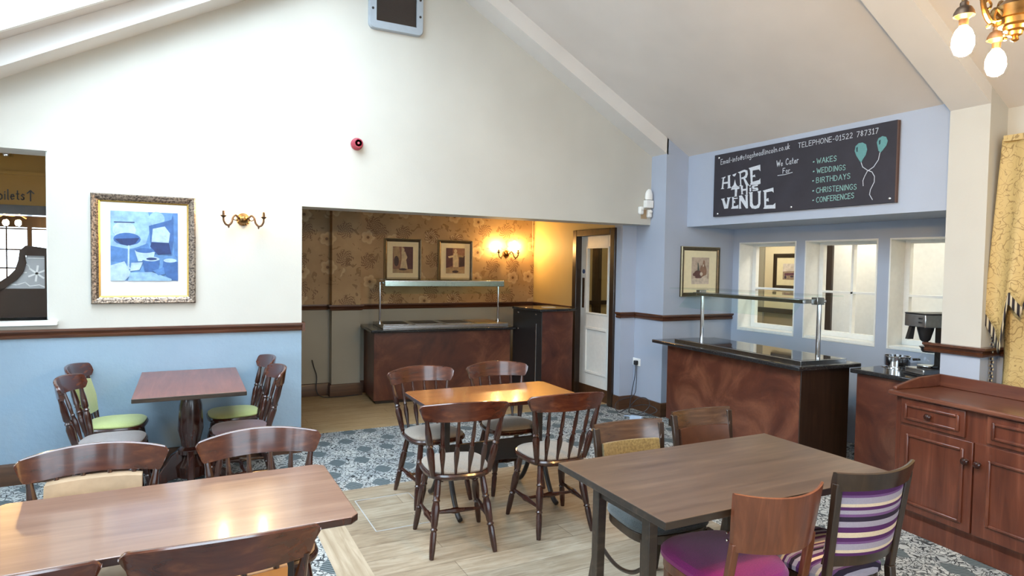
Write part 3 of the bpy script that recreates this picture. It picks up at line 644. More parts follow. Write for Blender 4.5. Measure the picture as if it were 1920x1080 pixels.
BIG = [[(0.09,2.577),(0.153,2.588),(0.147,2.573),(0.133,2.572),(0.126,2.472),(0.137,2.469),(0.137,2.463),(0.09,2.465),(0.104,2.474),(0.115,2.574)],
[(0.181,2.593),(0.223,2.596),(0.213,2.581),(0.22,2.479),(0.235,2.469),(0.224,2.463),(0.179,2.462),(0.189,2.474),(0.185,2.582)],
[(0.131,2.53),(0.191,2.532),(0.191,2.513),(0.13,2.514)],
[(0.244,2.594),(0.298,2.605),(0.288,2.586),(0.275,2.574),(0.258,2.579)],
[(0.28,2.545),(0.265,2.49),(0.235,2.467),(0.34,2.464),(0.306,2.48),(0.291,2.508)],
[(0.314,2.611),(0.355,2.616),(0.352,2.604),(0.366,2.479),(0.38,2.468),(0.337,2.469),(0.35,2.481),(0.339,2.595)],
[(0.348,2.617),(0.4,2.626),(0.437,2.614),(0.445,2.577),(0.43,2.544),(0.397,2.537),(0.364,2.536),(0.364,2.554),(0.393,2.556),(0.412,2.571),(0.415,2.596),(0.398,2.606),(0.355,2.596)],
[(0.387,2.543),(0.41,2.543),(0.458,2.475),(0.472,2.463),(0.426,2.468),(0.416,2.484)],
[(0.452,2.635),(0.593,2.65),(0.598,2.587),(0.578,2.606),(0.492,2.605),(0.466,2.615)],
[(0.469,2.62),(0.502,2.611),(0.506,2.485),(0.475,2.473),(0.484,2.487)],
[(0.5,2.556),(0.52,2.559),(0.532,2.565),(0.539,2.536),(0.523,2.543),(0.501,2.538)],
[(0.475,2.473),(0.49,2.494),(0.585,2.504),(0.6,2.519),(0.604,2.467),(0.58,2.462),(0.491,2.466)],
[(0.238,2.466),(0.232,2.441),(0.249,2.444),(0.341,2.443),(0.344,2.461)],
[(0.283,2.449),(0.314,2.446),(0.31,2.376),(0.324,2.357),(0.266,2.359),(0.283,2.379)],
[(0.357,2.47),(0.387,2.472),(0.386,2.395),(0.4,2.386),(0.363,2.385),(0.369,2.397)],
[(0.426,2.47),(0.446,2.471),(0.449,2.377),(0.43,2.377)],
[(0.381,2.437),(0.431,2.437),(0.431,2.419),(0.382,2.419)],
[(0.465,2.464),(0.488,2.467),(0.485,2.452),(0.469,2.452)],
[(0.469,2.441),(0.492,2.441),(0.493,2.403),(0.474,2.403)],
[(0.504,2.46),(0.571,2.463),(0.573,2.448),(0.53,2.447),(0.527,2.437),(0.572,2.433),(0.581,2.412),(0.573,2.403),(0.509,2.404),(0.507,2.417),(0.553,2.415),(0.553,2.42),(0.509,2.424),(0.498,2.445)],
[(0.098,2.363),(0.151,2.367),(0.144,2.354),(0.175,2.293),(0.19,2.355),(0.179,2.37),(0.235,2.37),(0.218,2.356),(0.197,2.26),(0.148,2.258),(0.116,2.346)],
[(0.242,2.369),(0.32,2.37),(0.324,2.347),(0.273,2.348),(0.272,2.328),(0.288,2.334),(0.292,2.305),(0.273,2.309),(0.273,2.276),(0.307,2.276),(0.333,2.287),(0.335,2.248),(0.239,2.252),(0.252,2.272),(0.253,2.35)],
[(0.337,2.374),(0.377,2.376),(0.426,2.31),(0.423,2.366),(0.41,2.375),(0.456,2.374),(0.45,2.364),(0.458,2.242),(0.435,2.241),(0.366,2.325),(0.368,2.263),(0.375,2.245),(0.345,2.244),(0.344,2.358)],
[(0.461,2.396),(0.513,2.396),(0.51,2.384),(0.514,2.288),(0.528,2.262),(0.563,2.259),(0.584,2.277),(0.58,2.377),(0.57,2.396),(0.614,2.399),(0.608,2.375),(0.611,2.275),(0.595,2.237),(0.551,2.229),(0.506,2.238),(0.483,2.265),(0.475,2.382)],
[(0.632,2.397),(0.756,2.415),(0.761,2.366),(0.742,2.382),(0.676,2.378),(0.677,2.314),(0.702,2.322),(0.708,2.287),(0.678,2.295),(0.677,2.255),(0.759,2.252),(0.785,2.269),(0.787,2.216),(0.645,2.223),(0.657,2.242),(0.648,2.381)]]
BAL = [[(1.566,2.634),(1.572,2.672),(1.599,2.693),(1.633,2.693),(1.664,2.673),(1.675,2.63),(1.664,2.587),(1.638,2.552),(1.629,2.531),(1.615,2.543),(1.582,2.593)], [(1.754,2.674),(1.766,2.704),(1.798,2.717),(1.83,2.705),(1.844,2.672),(1.833,2.637),(1.802,2.601),(1.787,2.588),(1.77,2.606)]]
BALD = [[(1.579,2.658),(1.593,2.665),(1.593,2.623),(1.582,2.625)], [(1.771,2.684),(1.786,2.691),(1.784,2.657),(1.773,2.652)]]
STR = [[(1.627,2.531),(1.641,2.494),(1.682,2.463),(1.723,2.443),(1.745,2.405),(1.745,2.361),(1.715,2.301),(1.709,2.263),(1.735,2.22)], [(1.783,2.588),(1.773,2.534),(1.735,2.482),(1.683,2.454),(1.661,2.415),(1.648,2.381),(1.652,2.339)]]
t = thing('chalkboard', 'long black chalkboard advertising venue hire on the blue wall above the counter windows', 'chalkboard', (XU, 4.05, 2.5))
g = G(); T0 = Matrix.Translation((-XU, -4.05, -2.5))
g.T = T0; g.box(XU-0.03, XU-0.004, 3.085, 5.01, 2.185, 2.825, 0); g.box(XU-0.031, XU-0.004, 3.075, 3.086, 2.183, 2.822, 1); child('board_panel', g, ['board', 'boarde'], t, bevel=0.002, smooth=0)
XF = XU-0.0335
f1 = lambda u, v: (XF, 5.0-u, v); f2 = lambda u, v: (XF-0.0006, 5.0-u, v)
g = G(); g.T = T0
for i, pl in enumerate(BIG): g.quad([(XF-0.0003*(i % 4), 5.0-u, v) for u, v in pl], 0)
child('hire_lettering', g, 'chalkw', t, smooth=0); g = G(); g.T = T0
write(g, 'Email-info@stagsheadlincoln.co.uk', 0.083, 2.719, 0.923, 2.752, 0.05, f1)
child('email_line', g, 'chalkw', t, smooth=0); g = G(); g.T = T0
write(g, 'TELEPHONE-01522 787317', 1.017, 2.746, 1.762, 2.746, 0.043, f1, 0.005)
child('telephone_line', g, 'chalkw', t, smooth=0); g = G(); g.T = T0
write(g, 'We Cater', 0.786, 2.606, 1.022, 2.611, 0.055, f1, 0.007); write(g, 'For', 0.858, 2.535, 0.935, 2.536, 0.045, f1, 0.006)
stroke(g, [(0.801, 2.522), (0.88, 2.521), (0.962, 2.532)], 0.006, f1)
child('cater_line', g, 'chalkw', t, smooth=0)
for st in STR:
    g = G(); g.T = T0; stroke(g, st, 0.006, f1); child('balloon_string', g, 'chalkw', t, smooth=0)
for s_, a, b in (('WAKES', (1.213, 2.576), (1.401, 2.578)), ('WEDDINGS', (1.216, 2.492), (1.487, 2.49)), ('BIRTHDAYS', (1.214, 2.41), (1.533, 2.411)), ('CHRISTENINGS', (1.218, 2.322), (1.593, 2.317)), ('CONFERENCES', (1.221, 2.239), (1.573, 2.246))):
    g = G(); g.T = T0; write(g, s_, a[0], a[1], b[0], b[1], 0.044, f1, 0.0055)
    stroke(g, [(a[0]-0.036, a[1]+0.02), (a[0]-0.028, a[1]+0.022)], 0.01, f1); child('event_line', g, 'chalkg', t, smooth=0)
g = G(); g.T = T0
for pl in BAL: g.quad([f1(*q) for q in pl], 0)
for pl in BALD: g.quad([f2(*q) for q in pl], 1)
child('balloon_drawing', g, ['balloon', 'balloond'], t, smooth=0)
for u, v in ((0.056, 2.79), (0.055, 2.212), (0.962, 2.216), (1.876, 2.216)):
    g = G(); g.T = T0; g.lathe((XU-0.036, 5.0-u, v), [(-0.004, 0.004), (0, 0.011), (0.006, 0.012)], ax='x', n=12); child('screw_cap', g, 'chrome', t)
# toilets sign lettering on the mustard wall through the hatch
g = G(); fs = lambda u, v: (u, 6.612, v)
write(g, 'Toilets', -1.425, 2.118, -1.205, 2.126, 0.082, fs, 0.009, jitter=0.0)
t = thing('toilets_sign', 'black hand-painted toilets lettering with arrow on the mustard wall through the hatch', 'sign')
child('lettering', g, 'blackpl', t, smooth=0)
g = G(); write(g, '^', -1.185, 2.13, -1.14, 2.13, 0.075, fs, 0.010, jitter=0); child('arrow', g, 'blackpl', t, smooth=0)
# etched glass screen in the hatch room
t = thing('etched_glass_screen', 'dark wood screen with etched frosted glass seen through the hatch', 'screen', (-1.3, 6.2, 0))
g = G(); g.box(-0.9, 0.42, -0.02, 0.02, 0, 1.40); g.box(0.30, 0.42, -0.03, 0.03, 1.40, 1.72)
sc = [(-0.9,1.36),(0.0,1.36),(0.06,1.42),(0.12,1.47),(0.16,1.53),(0.18,1.60),(0.17,1.66),(0.30,1.66),(0.32,1.72),(0.18,1.74),(0.14,1.70),(0.13,1.62),(0.11,1.55),(0.07,1.50),(0.02,1.46),(-0.05,1.44),(-0.10,1.50),(-0.14,1.58),(-0.2,1.62),(-0.9,1.62)]
g.prism([(x, -0.02, z) for x, z in sc], (0, 0.04, 0)); child('wood_frame', g, plain('dark_brown_screen_wood', (0.035, 0.018, 0.01, 1), 0.8, bump=0), t)
g = G(); g.prism([(x, 0, z) for x, z in ((-0.05,1.40),(0.32,1.40),(0.32,1.66),(0.18,1.66),(0.15,1.54),(0.08,1.46))], (0, 0.006, 0)); child('frosted_pane', g, 'frost', t)
g = G(); fe = lambda u, v: (u, -0.004, v)
stroke(g, [(0.17+0.03*math.cos(a/10*2*PI*0.8), 1.56+0.035*math.sin(a/10*2*PI*0.8)) for a in range(11)], 0.008, fe)
for a in range(6): stroke(g, [(0.245, 1.52), (0.245+0.055*math.cos(a*PI/3+.4), 1.52+0.06*math.sin(a*PI/3+.4))], 0.014, fe)
stroke(g, [(-0.02, 1.425), (0.05, 1.44), (0.12, 1.43), (0.17, 1.45), (0.2, 1.42), (0.26, 1.43), (0.3, 1.41)], 0.008, fe); stroke(g, [(0.19, 1.64), (0.31, 1.64)], 0.006, fe)
child('etched_pattern', g, 'whitepl', t, smooth=0)
t = thing('recessed_spotlight', 'chrome ceiling spotlight above the toilets sign through the hatch', 'spotlight', (-1.30, 6.50, 2.60))
g = G(); g.lathe((0,0,0), [(-0.14, 0.045), (-0.12, 0.05), (-0.02, 0.03), (0.0, 0.02)]); g.tube([(0,0,0),(0,0,0.15)], 0.008); child('lamp_housing', g, 'chrome', t)
t = thing('pub_chandelier', 'small lit brass chandelier in the bar beyond the hatch', 'chandelier', (-1.56, 8.0, 2.02))
g = G(); g.tube([(0,0,0.04),(0,0,0.73)], 0.008); g.tube([(-0.12,0,0.02),(-0.06,0,0.06),(0,0,0.04),(0.06,0,0.06),(0.12,0,0.02)], 0.01); child('frame', g, 'brass', t)
for x in (-0.05, 0.05):
    g = G(); g.sphere((x, 0, -0.03), 0.028, sc=(1,1,1.2)); child('bulb', g, 'bulb', t)
# ------------------------------------------------------------------ framed pictures
def frame_picture(name, label, cx_, cz, wd, ht, y, fw, mats, mount, art_cols, shapes, aw, ah, rz=0, loc=None, depth=0.03, slip=None):
    t = thing(name, label, 'picture', loc or (cx_, y, cz), rz)
    g = G()
    def ring(x, z, x2, z2, d1, d2, m):
        a = [(-x,-z),(x,-z),(x,z),(-x,z)]; b = [(-x2,-z2),(x2,-z2),(x2,z2),(-x2,z2)]
        for i in range(4):
            j = (i+1) % 4
            g.quad([(a[i][0], d1, a[i][1]), (a[j][0], d1, a[j][1]), (b[j][0], d2, b[j][1]), (b[i][0], d2, b[i][1])], m)
    W, Hh = wd/2, ht/2
    ring(W, Hh, W, Hh, 0, -depth*0.7, 0)
    pr = [(0, -depth*0.7), (0.15, -depth), (0.55, -depth*0.85), (0.8, -depth*0.55), (1.0, -depth*0.45)]
    for i in range(4):
        ring(W-fw*pr[i][0], Hh-fw*pr[i][0], W-fw*pr[i+1][0], Hh-fw*pr[i+1][0], pr[i][1], pr[i+1][1], 1 if i == 0 else (2 if i == 3 else 0))
    child('frame', g, mats, t, smooth=0)
    g = G(); g.box(-W+fw*0.9, W-fw*0.9, -depth*0.4, 0, -Hh+fw*0.9, Hh-fw*0.9); child('mount', g, mount, t, smooth=0)
    g = G(); yf = -depth*0.4-0.002
    ox, oz, = shapes[0]
    g.quad([(ox-aw/2, yf, oz-ah/2), (ox+aw/2, yf, oz-ah/2), (ox+aw/2, yf, oz+ah/2), (ox-aw/2, yf, oz+ah/2)], 0)
    for i, (m, pts) in enumerate(shapes[1:]):
        yy_ = yf-0.0003*(i+1)
        g.quad([(ox+(px-0.5)*aw, yy_, oz+(0.5-pz)*ah) for px, pz in pts], m)
    child('print', g, art(art_cols), t, smooth=0)
    return t
def ell(cx, cy, rx, ry, n=18, a0=0, a1=2*PI): return [(cx+rx*math.cos(a0+(a1-a0)*i/n), cy+ry*math.sin(a0+(a1-a0)*i/n)) for i in range(n+(0 if abs(a1-a0) >= 2*PI-1e-6 else 1))]
B_ = [(95,140,192), (140,178,214), (58,98,158), (30,52,104), (170,196,222), (78,122,180)]
shp = [(0.0, 0.025), (1, [(0,.0),(.55,0),(.6,.2),(.5,.5),(.2,.55),(0,.5)]), (5, [(0,.5),(.3,.55),(.55,.45),(.6,.7),(.3,.75),(0,.72)]),
 (1, ell(.22,.28,.22,.2)), (4, ell(.2,.27,.17,.12)), (2, ell(.24,.40,.2,.09)), (3, [(.06,.40),(.42,.38),(.36,.46),(.26,.50),(.14,.47)]), (3, [(.05,.155),(.35,.15),(.35,.165),(.05,.17)]),
 (4, [(.25,.49),(.275,.49),(.27,.8),(.30,.83),(.2,.83),(.245,.79)]), (1, ell(.68,.1,.12,.11)), (2, [(.56,.2),(.9,.1),(.92,.02),(.95,.3),(.9,.62),(.6,.6)]), (4, [(.62,.24),(.8,.2),(.88,.3),(.86,.44),(.6,.43)]),
 (3, [(.6,.44),(.86,.44),(.9,.6),(.7,.62),(.58,.5)]), (5, [(.93,0),(1,0),(1,.7),(.94,.6)]), (4, [(.35,.56),(.65,.58),(.62,.7),(.4,.72)]), (2, ell(.5,.56,.14,.035)), (2, [(.46,.70),(.72,.70),(.7,.86),(.5,.88)]), (4, ell(.59,.68,.13,.035)), (3, ell(.6,.68,.08,.02)),
 (4, [(.3,.74),(.47,.73),(.42,.84),(.28,.86)]), (2, [(.78,.7),(1,.72),(1,1),(.85,.97),(.76,.82)]), (4, ell(.88,.7,.1,.03)), (4, [(0,.78),(.2,.72),(.3,.9),(.2,1),(0,1)]), (1, [(.28,.88),(.6,.87),(.9,.97),(.9,1),(.25,1)]), (5, [(.62,.85),(.78,.8),(.8,.9),(.7,.92)])]
frame_picture('framed_picture', 'large ornate gilt frame with blue wine glass still life print on the white wall', -0.285, 1.72, 0.70, 0.83, YW, 0.062, ['gilt', 'gilt', 'gold'], 'mat', B_, shp, 0.45, 0.53, depth=0.04)
P_ = [(150,110,88), (92,56,60), (214,196,160), (176,150,112), (70,50,52)]
fig1 = [(0.0, 0.0), (1, [(.55,0),(1,0),(1,.9),(.75,.95)]), (3, [(0,.05),(.3,0),(.4,.5),(.1,.6)]), (4, ell(.18,.55,.12,.2)), (2, ell(.5,.12,.07,.07)), (2, [(.42,.2),(.6,.18),(.72,.4),(.66,.5),(.74,.84),(.36,.84),(.44,.45)]), (2, [(.43,.0),(.47,.0),(.45,1),(.42,1)]), (3, [(0,.85),(1,.85),(1,1),(0,1)]), (4, ell(.5,.86,.2,.04))]
fig2 = [(0.0, 0.0), (1, [(0,0),(.35,0),(.35,.7),(0,.8)]), (4, [(.7,.35),(1,.3),(1,.7),(.7,.75)]), (2, ell(.5,.12,.08,.08)), (2, [(.4,.2),(.6,.2),(.66,.45),(.66,.75),(.38,.75),(.36,.42)]), (2, [(.1,.33),(.4,.28),(.4,.36),(.15,.40)]), (3, [(.6,.25),(.95,.3),(.92,.36),(.62,.35)]), (3, [(0,.78),(1,.74),(1,1),(0,1)]), (4, ell(.5,.93,.17,.05))]
frame_picture('framed_picture', 'left of the two cream-mounted figure prints on the alcove wallpaper', 2.495, 1.69, 0.50, 0.55, YK, 0.042, ['framed', 'framel', 'framed'], 'matc', P_, fig1, 0.27, 0.34)
frame_picture('framed_picture', 'right of the two cream-mounted figure prints on the alcove wallpaper, nearest the lit wall lamp', 3.225, 1.69, 0.50, 0.55, YK, 0.042, ['framed', 'framel', 'framed'], 'matc', P_, fig2, 0.27, 0.34)
P3 = [(196,178,160), (150,116,96), (108,74,70), (222,208,190), (92,98,92)]
shp3 = [(0.0, 0.01), (3, [(0,.8),(.5,.74),(1,.8),(1,1),(0,1)]), (1, ell(.66,.52,.2,.26)), (2, ell(.36,.62,.22,.14)), (4, [(.33,.2),(.38,.2),(.45,.5),(.33,.5)]), (1, [(.58,.35),(.66,.1),(.74,.12),(.76,.4)]), (3, ell(.66,.3,.04,.05)), (3, ell(.55,.62,.08,.07)), (2, ell(.14,.64,.07,.06)), (3, [(.45,.78),(.9,.62),(.85,.85),(.6,.86)]), (2, ell(.38,.75,.2,.03))]
frame_picture('framed_picture', 'small champagne-framed vintage still life print on the grey-blue return wall by the windows', 5.15, 1.605, 0.57, 0.56, YR, 0.045, ['framed', 'framel', 'framed'], 'matc', P3, shp3, 0.26, 0.30)
frame_picture('framed_picture', 'dark-framed small print in the passage seen through the first window', 0, 0, 0.62, 0.50, 0, 0.06, ['chair2', 'framed', 'framed'], 'matc', [(170,150,130), (110,70,90), (60,50,80), (230,220,210)],
   [(0,0), (3, [(0,0),(1,0),(1,.4),(0,.5)]), (1, [(.1,.6),(.9,.55),(.9,.7),(.1,.75)]), (2, ell(.15,.85,.06,.1)), (2, ell(.5,.8,.1,.05)), (2, ell(.8,.8,.08,.08))], 0.30, 0.22, rz=PI/2*-1, loc=(7.4, 6.02, 1.615))

# ------------------------------------------------------------------ wall lamps
def wall_lamp(label, loc, rz=0, bm_='bulb'):
    t = thing('wall_lamp', label, 'wall lamp', loc, rz, 'two-armed brass wall lamps')
    g = G(); g.lathe((0,0,0), [(0, 0.05), (-0.01, 0.052), (-0.022, 0.042), (-0.045, 0.036), (-0.06, 0.024), (-0.066, 0.008)], ax='y', n=20)
    for a in range(12): g.sphere((0.046*math.cos(a*PI/6), -0.012, 0.046*math.sin(a*PI/6)), 0.008, n=8)
    child('back_plate', g, 'brass', t)
    for s in (-1, 1):
        g = G(); pts = [(s*0.035, -0.04, 0.005), (s*0.06, -0.055, 0.035), (s*0.082, -0.065, 0.01), (s*0.088, -0.07, -0.03), (s*0.11, -0.075, -0.056), (s*0.134, -0.078, -0.05), (s*0.15, -0.08, -0.02), (s*0.151, -0.08, 0.01)]
        P = []
        for i in range(len(pts)-1):
            for k in range(3): P.append(Vector(pts[i]).lerp(Vector(pts[i+1]), k/3))
        P.append(Vector(pts[-1])); P = [P[0]]+[(P[i-1]+P[i]*2+P[i+1])/4 for i in range(1, len(P)-1)]+[P[-1]]
        g.tube(P, 0.0085); g.tube([(s*0.06+0.018*math.cos(a*.7), -0.05, 0.006+0.018*math.sin(a*.7)) for a in range(10)], 0.004, n=6); g.turned((s*0.112, -0.075, -0.055), (s*0.112, -0.075, -0.078), [(0, 0.006), (0.5, 0.008), (1, 0.002)])
        arm = child('arm', g, 'brassdk', t)
        g = G(); g.lathe((s*0.151, -0.08, 0.01), [(-0.005, 0.006), (0.0, 0.014), (0.01, 0.024), (0.014, 0.024), (0.016, 0.011), (0.055, 0.010), (0.055, 0.004)], n=14); child('candle_holder', g, 'brassdk', arm)
        g = G(); g.lathe((s*0.151, -0.08, 0.066), [(0, 0.008), (0.01, 0.014), (0.028, 0.018), (0.05, 0.013), (0.07, 0.005), (0.08, 0.001)], n=12); child('bulb', g, bm_, arm)
    return t
wall_lamp('lit two-armed brass wall lamp on the white wall beside the large blue print', (0.415, YW, 1.985), 0, 'bulbw')
wall_lamp('lit two-armed brass wall lamp on the alcove wallpaper', (3.99, YK, 1.80))
# ------------------------------------------------------------------ chandelier
CC = Vector((2.285, 1.075, 2.44))
t = thing('brass_chandelier', 'brass ceiling light with curled arms and glowing bulbs at the top right', 'chandelier', CC)
g = G()
g.lathe((0,0,0), [(-0.075, 0.004), (-0.07, 0.011), (-0.06, 0.008), (-0.055, 0.018), (-0.045, 0.02), (-0.04, 0.03), (-0.03, 0.034), (-0.025, 0.045), (-0.008, 0.048), (-0.005, 0.055), (0.03, 0.058), (0.035, 0.05), (0.05, 0.035), (0.07, 0.014), (0.085, 0.010), (0.10, 0.020), (0.13, 0.022), (0.16, 0.012), (0.19, 0.010), (0.20, 0.02), (0.24, 0.018), (0.27, 0.008)], n=24)
child('central_body', g, 'brass', t)
g = G(); g.tube([(0,0,0.26), (0,0,zr(CC.x)-CC.z)], 0.007); g.lathe((0,0,zr(CC.x)-CC.z), [(-0.06, 0.01), (-0.05, 0.045), (0.03, 0.06)]); child('hanging_rod', g, 'brassdk', t)
b1 = Vector((2.113, 1.133, 2.35)); b2 = Vector((2.422, 1.193, 2.35))
a1 = math.atan2(b1.y-CC.y, b1.x-CC.x); a2 = math.atan2(b2.y-CC.y, b2.x-CC.x)
for an in (a1, a2, (a1+a2)/2+PI):
    dx = Vector((math.cos(an), math.sin(an), 0)); 
    pr = [(0.05, 0.0), (0.075, 0.02), (0.085, -0.01), (0.07, -0.03), (0.055, -0.015), (0.09, -0.025), (0.115, 0.02), (0.12, 0.06), (0.135, 0.095), (0.155, 0.105), (0.175, 0.09), (0.182, 0.055), (0.181, 0.03)]
    P = [dx*a+Vector((0,0,b)) for a, b in pr]; Q = []
    for i in range(len(P)-1):
        for k in range(3): Q.append(P[i].lerp(P[i+1], k/3))
    Q.append(P[-1]); Q = [Q[0]]+[(Q[i-1]+Q[i]*2+Q[i+1])/4 for i in range(1, len(Q)-1)]+[Q[-1]]
    g = G(); g.tube(Q, [0.009 if i < 18 else 0.0075 for i in range(len(Q))]); g.tube([dx*(0.1+0.012*math.cos(a*.6))+Vector((0,0,0.03+0.012*math.sin(a*.6))) for a in range(9)], 0.004, n=6)
    g.sphere(dx*0.118+Vector((0,0,0.05)), 0.011, n=8); g.sphere(dx*0.095+Vector((0,0,-0.035)), 0.007, n=8)
    arm = child('arm', g, 'brass', t)
    c = dx*0.181+Vector((0,0,-0.01))
    g = G(); g.lathe(c, [(0.045, 0.008), (0.04, 0.012), (0.03, 0.012), (0.025, 0.02), (0.012, 0.027), (0.0, 0.029), (0.001, 0.024), (-0.01, 0.013), (-0.03, 0.012), (-0.03, 0.006)], n=18); child('lamp_holder', g, 'brassdk', arm)
    g = G(); g.lathe(c, [(-0.03, 0.010), (-0.045, 0.022), (-0.065, 0.029), (-0.09, 0.030), (-0.112, 0.022), (-0.12, 0.010), (-0.122, 0.002)], n=18); child('bulb', g, 'bulbh', arm)

# ------------------------------------------------------------------ small wall fittings
t = thing('fire_alarm_sounder', 'round red alarm sounder on the white gable wall', 'alarm', (1.34, YW, 2.69))
g = G(); g.lathe((0,0,0), [(0, 0.052), (-0.03, 0.052), (-0.034, 0.048), (-0.06, 0.044), (-0.075, 0.04), (-0.078, 0.03)], ax='y', n=28); child('housing', g, 'red', t)
g = G(); g.lathe((0,0,0), [(-0.078, 0.03), (-0.07, 0.024), (-0.072, 0.012), (-0.082, 0.010), (-0.083, 0.004)], ax='y', n=20); child('sounder_cone', g, plain('pale_red_plastic', (0.5,0.1,0.14,1), 0.4, bump=0), t)
t = thing('wall_vent', 'grey-framed dark slatted vent high on the gable wall', 'vent', (1.685, YW, 4.02))
def rrect(wd, ht, r, n=5):
    P = []
    for cx_, cz, a in ((wd/2-r, -ht/2+r, -PI/2), (wd/2-r, ht/2-r, 0), (-wd/2+r, ht/2-r, PI/2), (-wd/2+r, -ht/2+r, PI)):
        for i in range(n+1): P.append((cx_+r*math.cos(a+PI/2*i/n), cz+r*math.sin(a+PI/2*i/n)))
    return P
o_, i_ = rrect(0.50, 0.60, 0.05), rrect(0.37, 0.46, 0.006)
g = G(); g.rings([[(x, 0, z) for x, z in o_], [(x, -0.03, z) for x, z in o_], [(x*0.975, -0.042, z*0.98) for x, z in o_], [(x, -0.042, z) for x, z in i_], [(x, -0.02, z) for x, z in i_]], 0, True, False)
child('vent_frame', g, plain('light_grey_metal', (0.36,0.41,0.46,1), 0.4, bump=0), t)
g = G(); g.box(-0.185, 0.185, -0.012, -0.008, -0.23, 0.23, 0)
for k in range(36):
    z = -0.225+k*0.0125; g.prism([(-0.185, -0.034, z), (-0.185, -0.012, z+0.009), (-0.185, -0.012, z+0.011), (-0.185, -0.034, z+0.002)], (0.37, 0, 0), 0)
child('grille', g, plain('dark_grille_metal', (0.10,0.085,0.08,1), 0.5, bump=0), t)
for x, z in ((-0.218, -0.13), (0.218, -0.13), (0.218, 0.02), (-0.218, 0.12), (0.218, 0.17)):
    g = G(); g.lathe((x, -0.042, z), [(0.004, 0.011), (-0.004, 0.011), (-0.006, 0.006)], ax='y', n=12); child('clip', g, 'iron', t)
t = thing('motion_sensor', 'white domed motion sensor on its box at the end of the gable wall', 'sensor', (4.585, YW, 2.345))
g = G(); g.box(-0.05, 0.045, -0.06, 0, -0.04, 0.045); child('box_mount', g, 'whitepl', t, bevel=0.004)
g = G(); g.rings([[(x*k, -0.03+y*k*0.7-(1-k)*0.01, 0.05+h) for x, y in [(0.05*math.cos(a*PI/8), 0.05*math.sin(a*PI/8)) for a in range(16)]] for h, k in ((0, .9), (0.025, 1), (0.07, .9), (0.10, .65), (0.118, .3))]); child('dome', g, 'whitepl', t)
for x, z, lb in ((4.485, 2.275, 'left'), (4.60, 2.245, 'right')):
    t = thing('door_sensor', 'small white wall sensor, %s one of the pair below the domed sensor' % lb, 'sensor', (x, YW, z))
    g = G(); g.box(-0.027, 0.027, -0.045, 0, -0.045, 0.042); child('housing', g, 'whitepl', t, bevel=0.012)
    g = G(); g.lathe((0, -0.052, 0.02), [(0.004, 0.022), (-0.008, 0.016), (-0.012, 0.006)], ax='y', n=14); child('lens', g, 'white', t)
g = G(); g.box(-0.04, 0.04, -0.005, 0, -0.05, 0.05)
o = tag(build('bracket_plate', g, plain('tan_plate', srgb(170,148,118), 0.6, bump=0)), 'tan plate on the wall between the two small sensors', 'plate'); o.location = (4.543, YW, 2.235)
# socket + cables
t = thing('wall_socket', 'white double wall socket with a black plug on the blue column', 'socket', (XA, 5.865, 0.55))
g = G(); g.box(-0.012, 0, -0.073, 0.073, -0.043, 0.043); child('face_plate', g, 'whitepl', t, bevel=0.004)
g = G(); g.box(-0.05, -0.012, -0.045, 0.0, -0.03, 0.02); child('plug', g, 'blackpl', t, bevel=0.006)
def smoothpath(P, it=3):
    P = [Vector(p) for p in P]
    for _ in range(it):
        Q = [P[0]]
        for a, b in zip(P, P[1:]): Q += [a.lerp(b, .25), a.lerp(b, .75)]
        P = Q+[P[-1]]
    return P
g = G()
g.tube(smoothpath([(4.60,5.84,0.53),(4.605,5.84,0.40),(4.60,5.88,0.25),(4.56,5.86,0.12),(4.50,5.80,0.03),(4.40,5.7,0.01),(4.42,5.5,0.03),(4.52,5.45,0.13),(4.55,5.55,0.20),(4.52,5.68,0.18),(4.42,5.72,0.06),(4.36,5.60,0.01),(4.44,5.38,0.05),(4.50,5.28,0.12),(4.46,5.45,0.16),(4.38,5.62,0.1),(4.32,5.75,0.01)]), 0.005, n=6)
g.tube(smoothpath([(4.61,5.83,0.53),(4.60,5.81,0.35),(4.58,5.80,0.16),(4.45,5.85,0.14),(4.34,5.86,0.10),(4.30,5.80,0.02),(4.33,5.62,0.01),(4.40,5.4,0.02),(4.5,5.25,0.01)]), 0.004, n=6)
tag(build('power_cable', g, 'cable'), 'tangle of black power cable on the floor below the white wall socket', 'cable')
t = thing('extension_lead', 'pale blue extension plug lying among the cables by the column', 'extension lead', (4.30, 5.42, 0.0), 0.5)
g = G(); g.box(-0.03, 0.03, -0.07, 0.07, 0.0, 0.05); child('socket_block', g, 'cablew', t, bevel=0.01)
g = G(); g.tube(smoothpath([(0,0.07,0.03),(0.02,0.12,0.03),(0.05,0.16,0.012),(0.10,0.18,0.008),(0.12,0.12,0.008)]), 0.006); child('lead', g, 'cablew', t)
g = G(); g.tube(smoothpath([(1.36,7.97,0.45),(1.38,7.97,0.36),(1.42,7.96,0.25),(1.40,7.95,0.1),(1.42,7.86,0.012),(1.6,7.80,0.008),(1.8,7.82,0.008),(1.95,7.86,0.01)]), 0.006, n=6)
tag(build('power_cable', g, 'cable'), 'single black cable running down the alcove wall and along the floor to the counter', 'cable')
g = G(); g.tube([(4.40, 7.975, 2.42), (4.40, 7.975, 2.05), (4.405, 7.98, 1.9), (4.415, 7.985, 1.86)], 0.006, n=6)
tag(build('wall_conduit', g, 'framel'), 'thin pale cable run in the alcove corner right of the wall lamp', 'conduit')
g = G(); y0, y1, x0, x1 = 3.79, 4.35, 1.03, 1.42
for (a, b, c, d) in ((x0, x0+0.006, y0, y1), (x0, x1, y0, y0+0.006), (x0, x1, y1-0.006, y1), (x1-0.006, x1, y0, y1)): g.box(a, b, c, d, 0.0, 0.002)
tag(build('floor_hatch_trim', g, 'frost', smooth=0), 'thin metal edge of a floor hatch set in the pale oak floor', 'floor hatch')
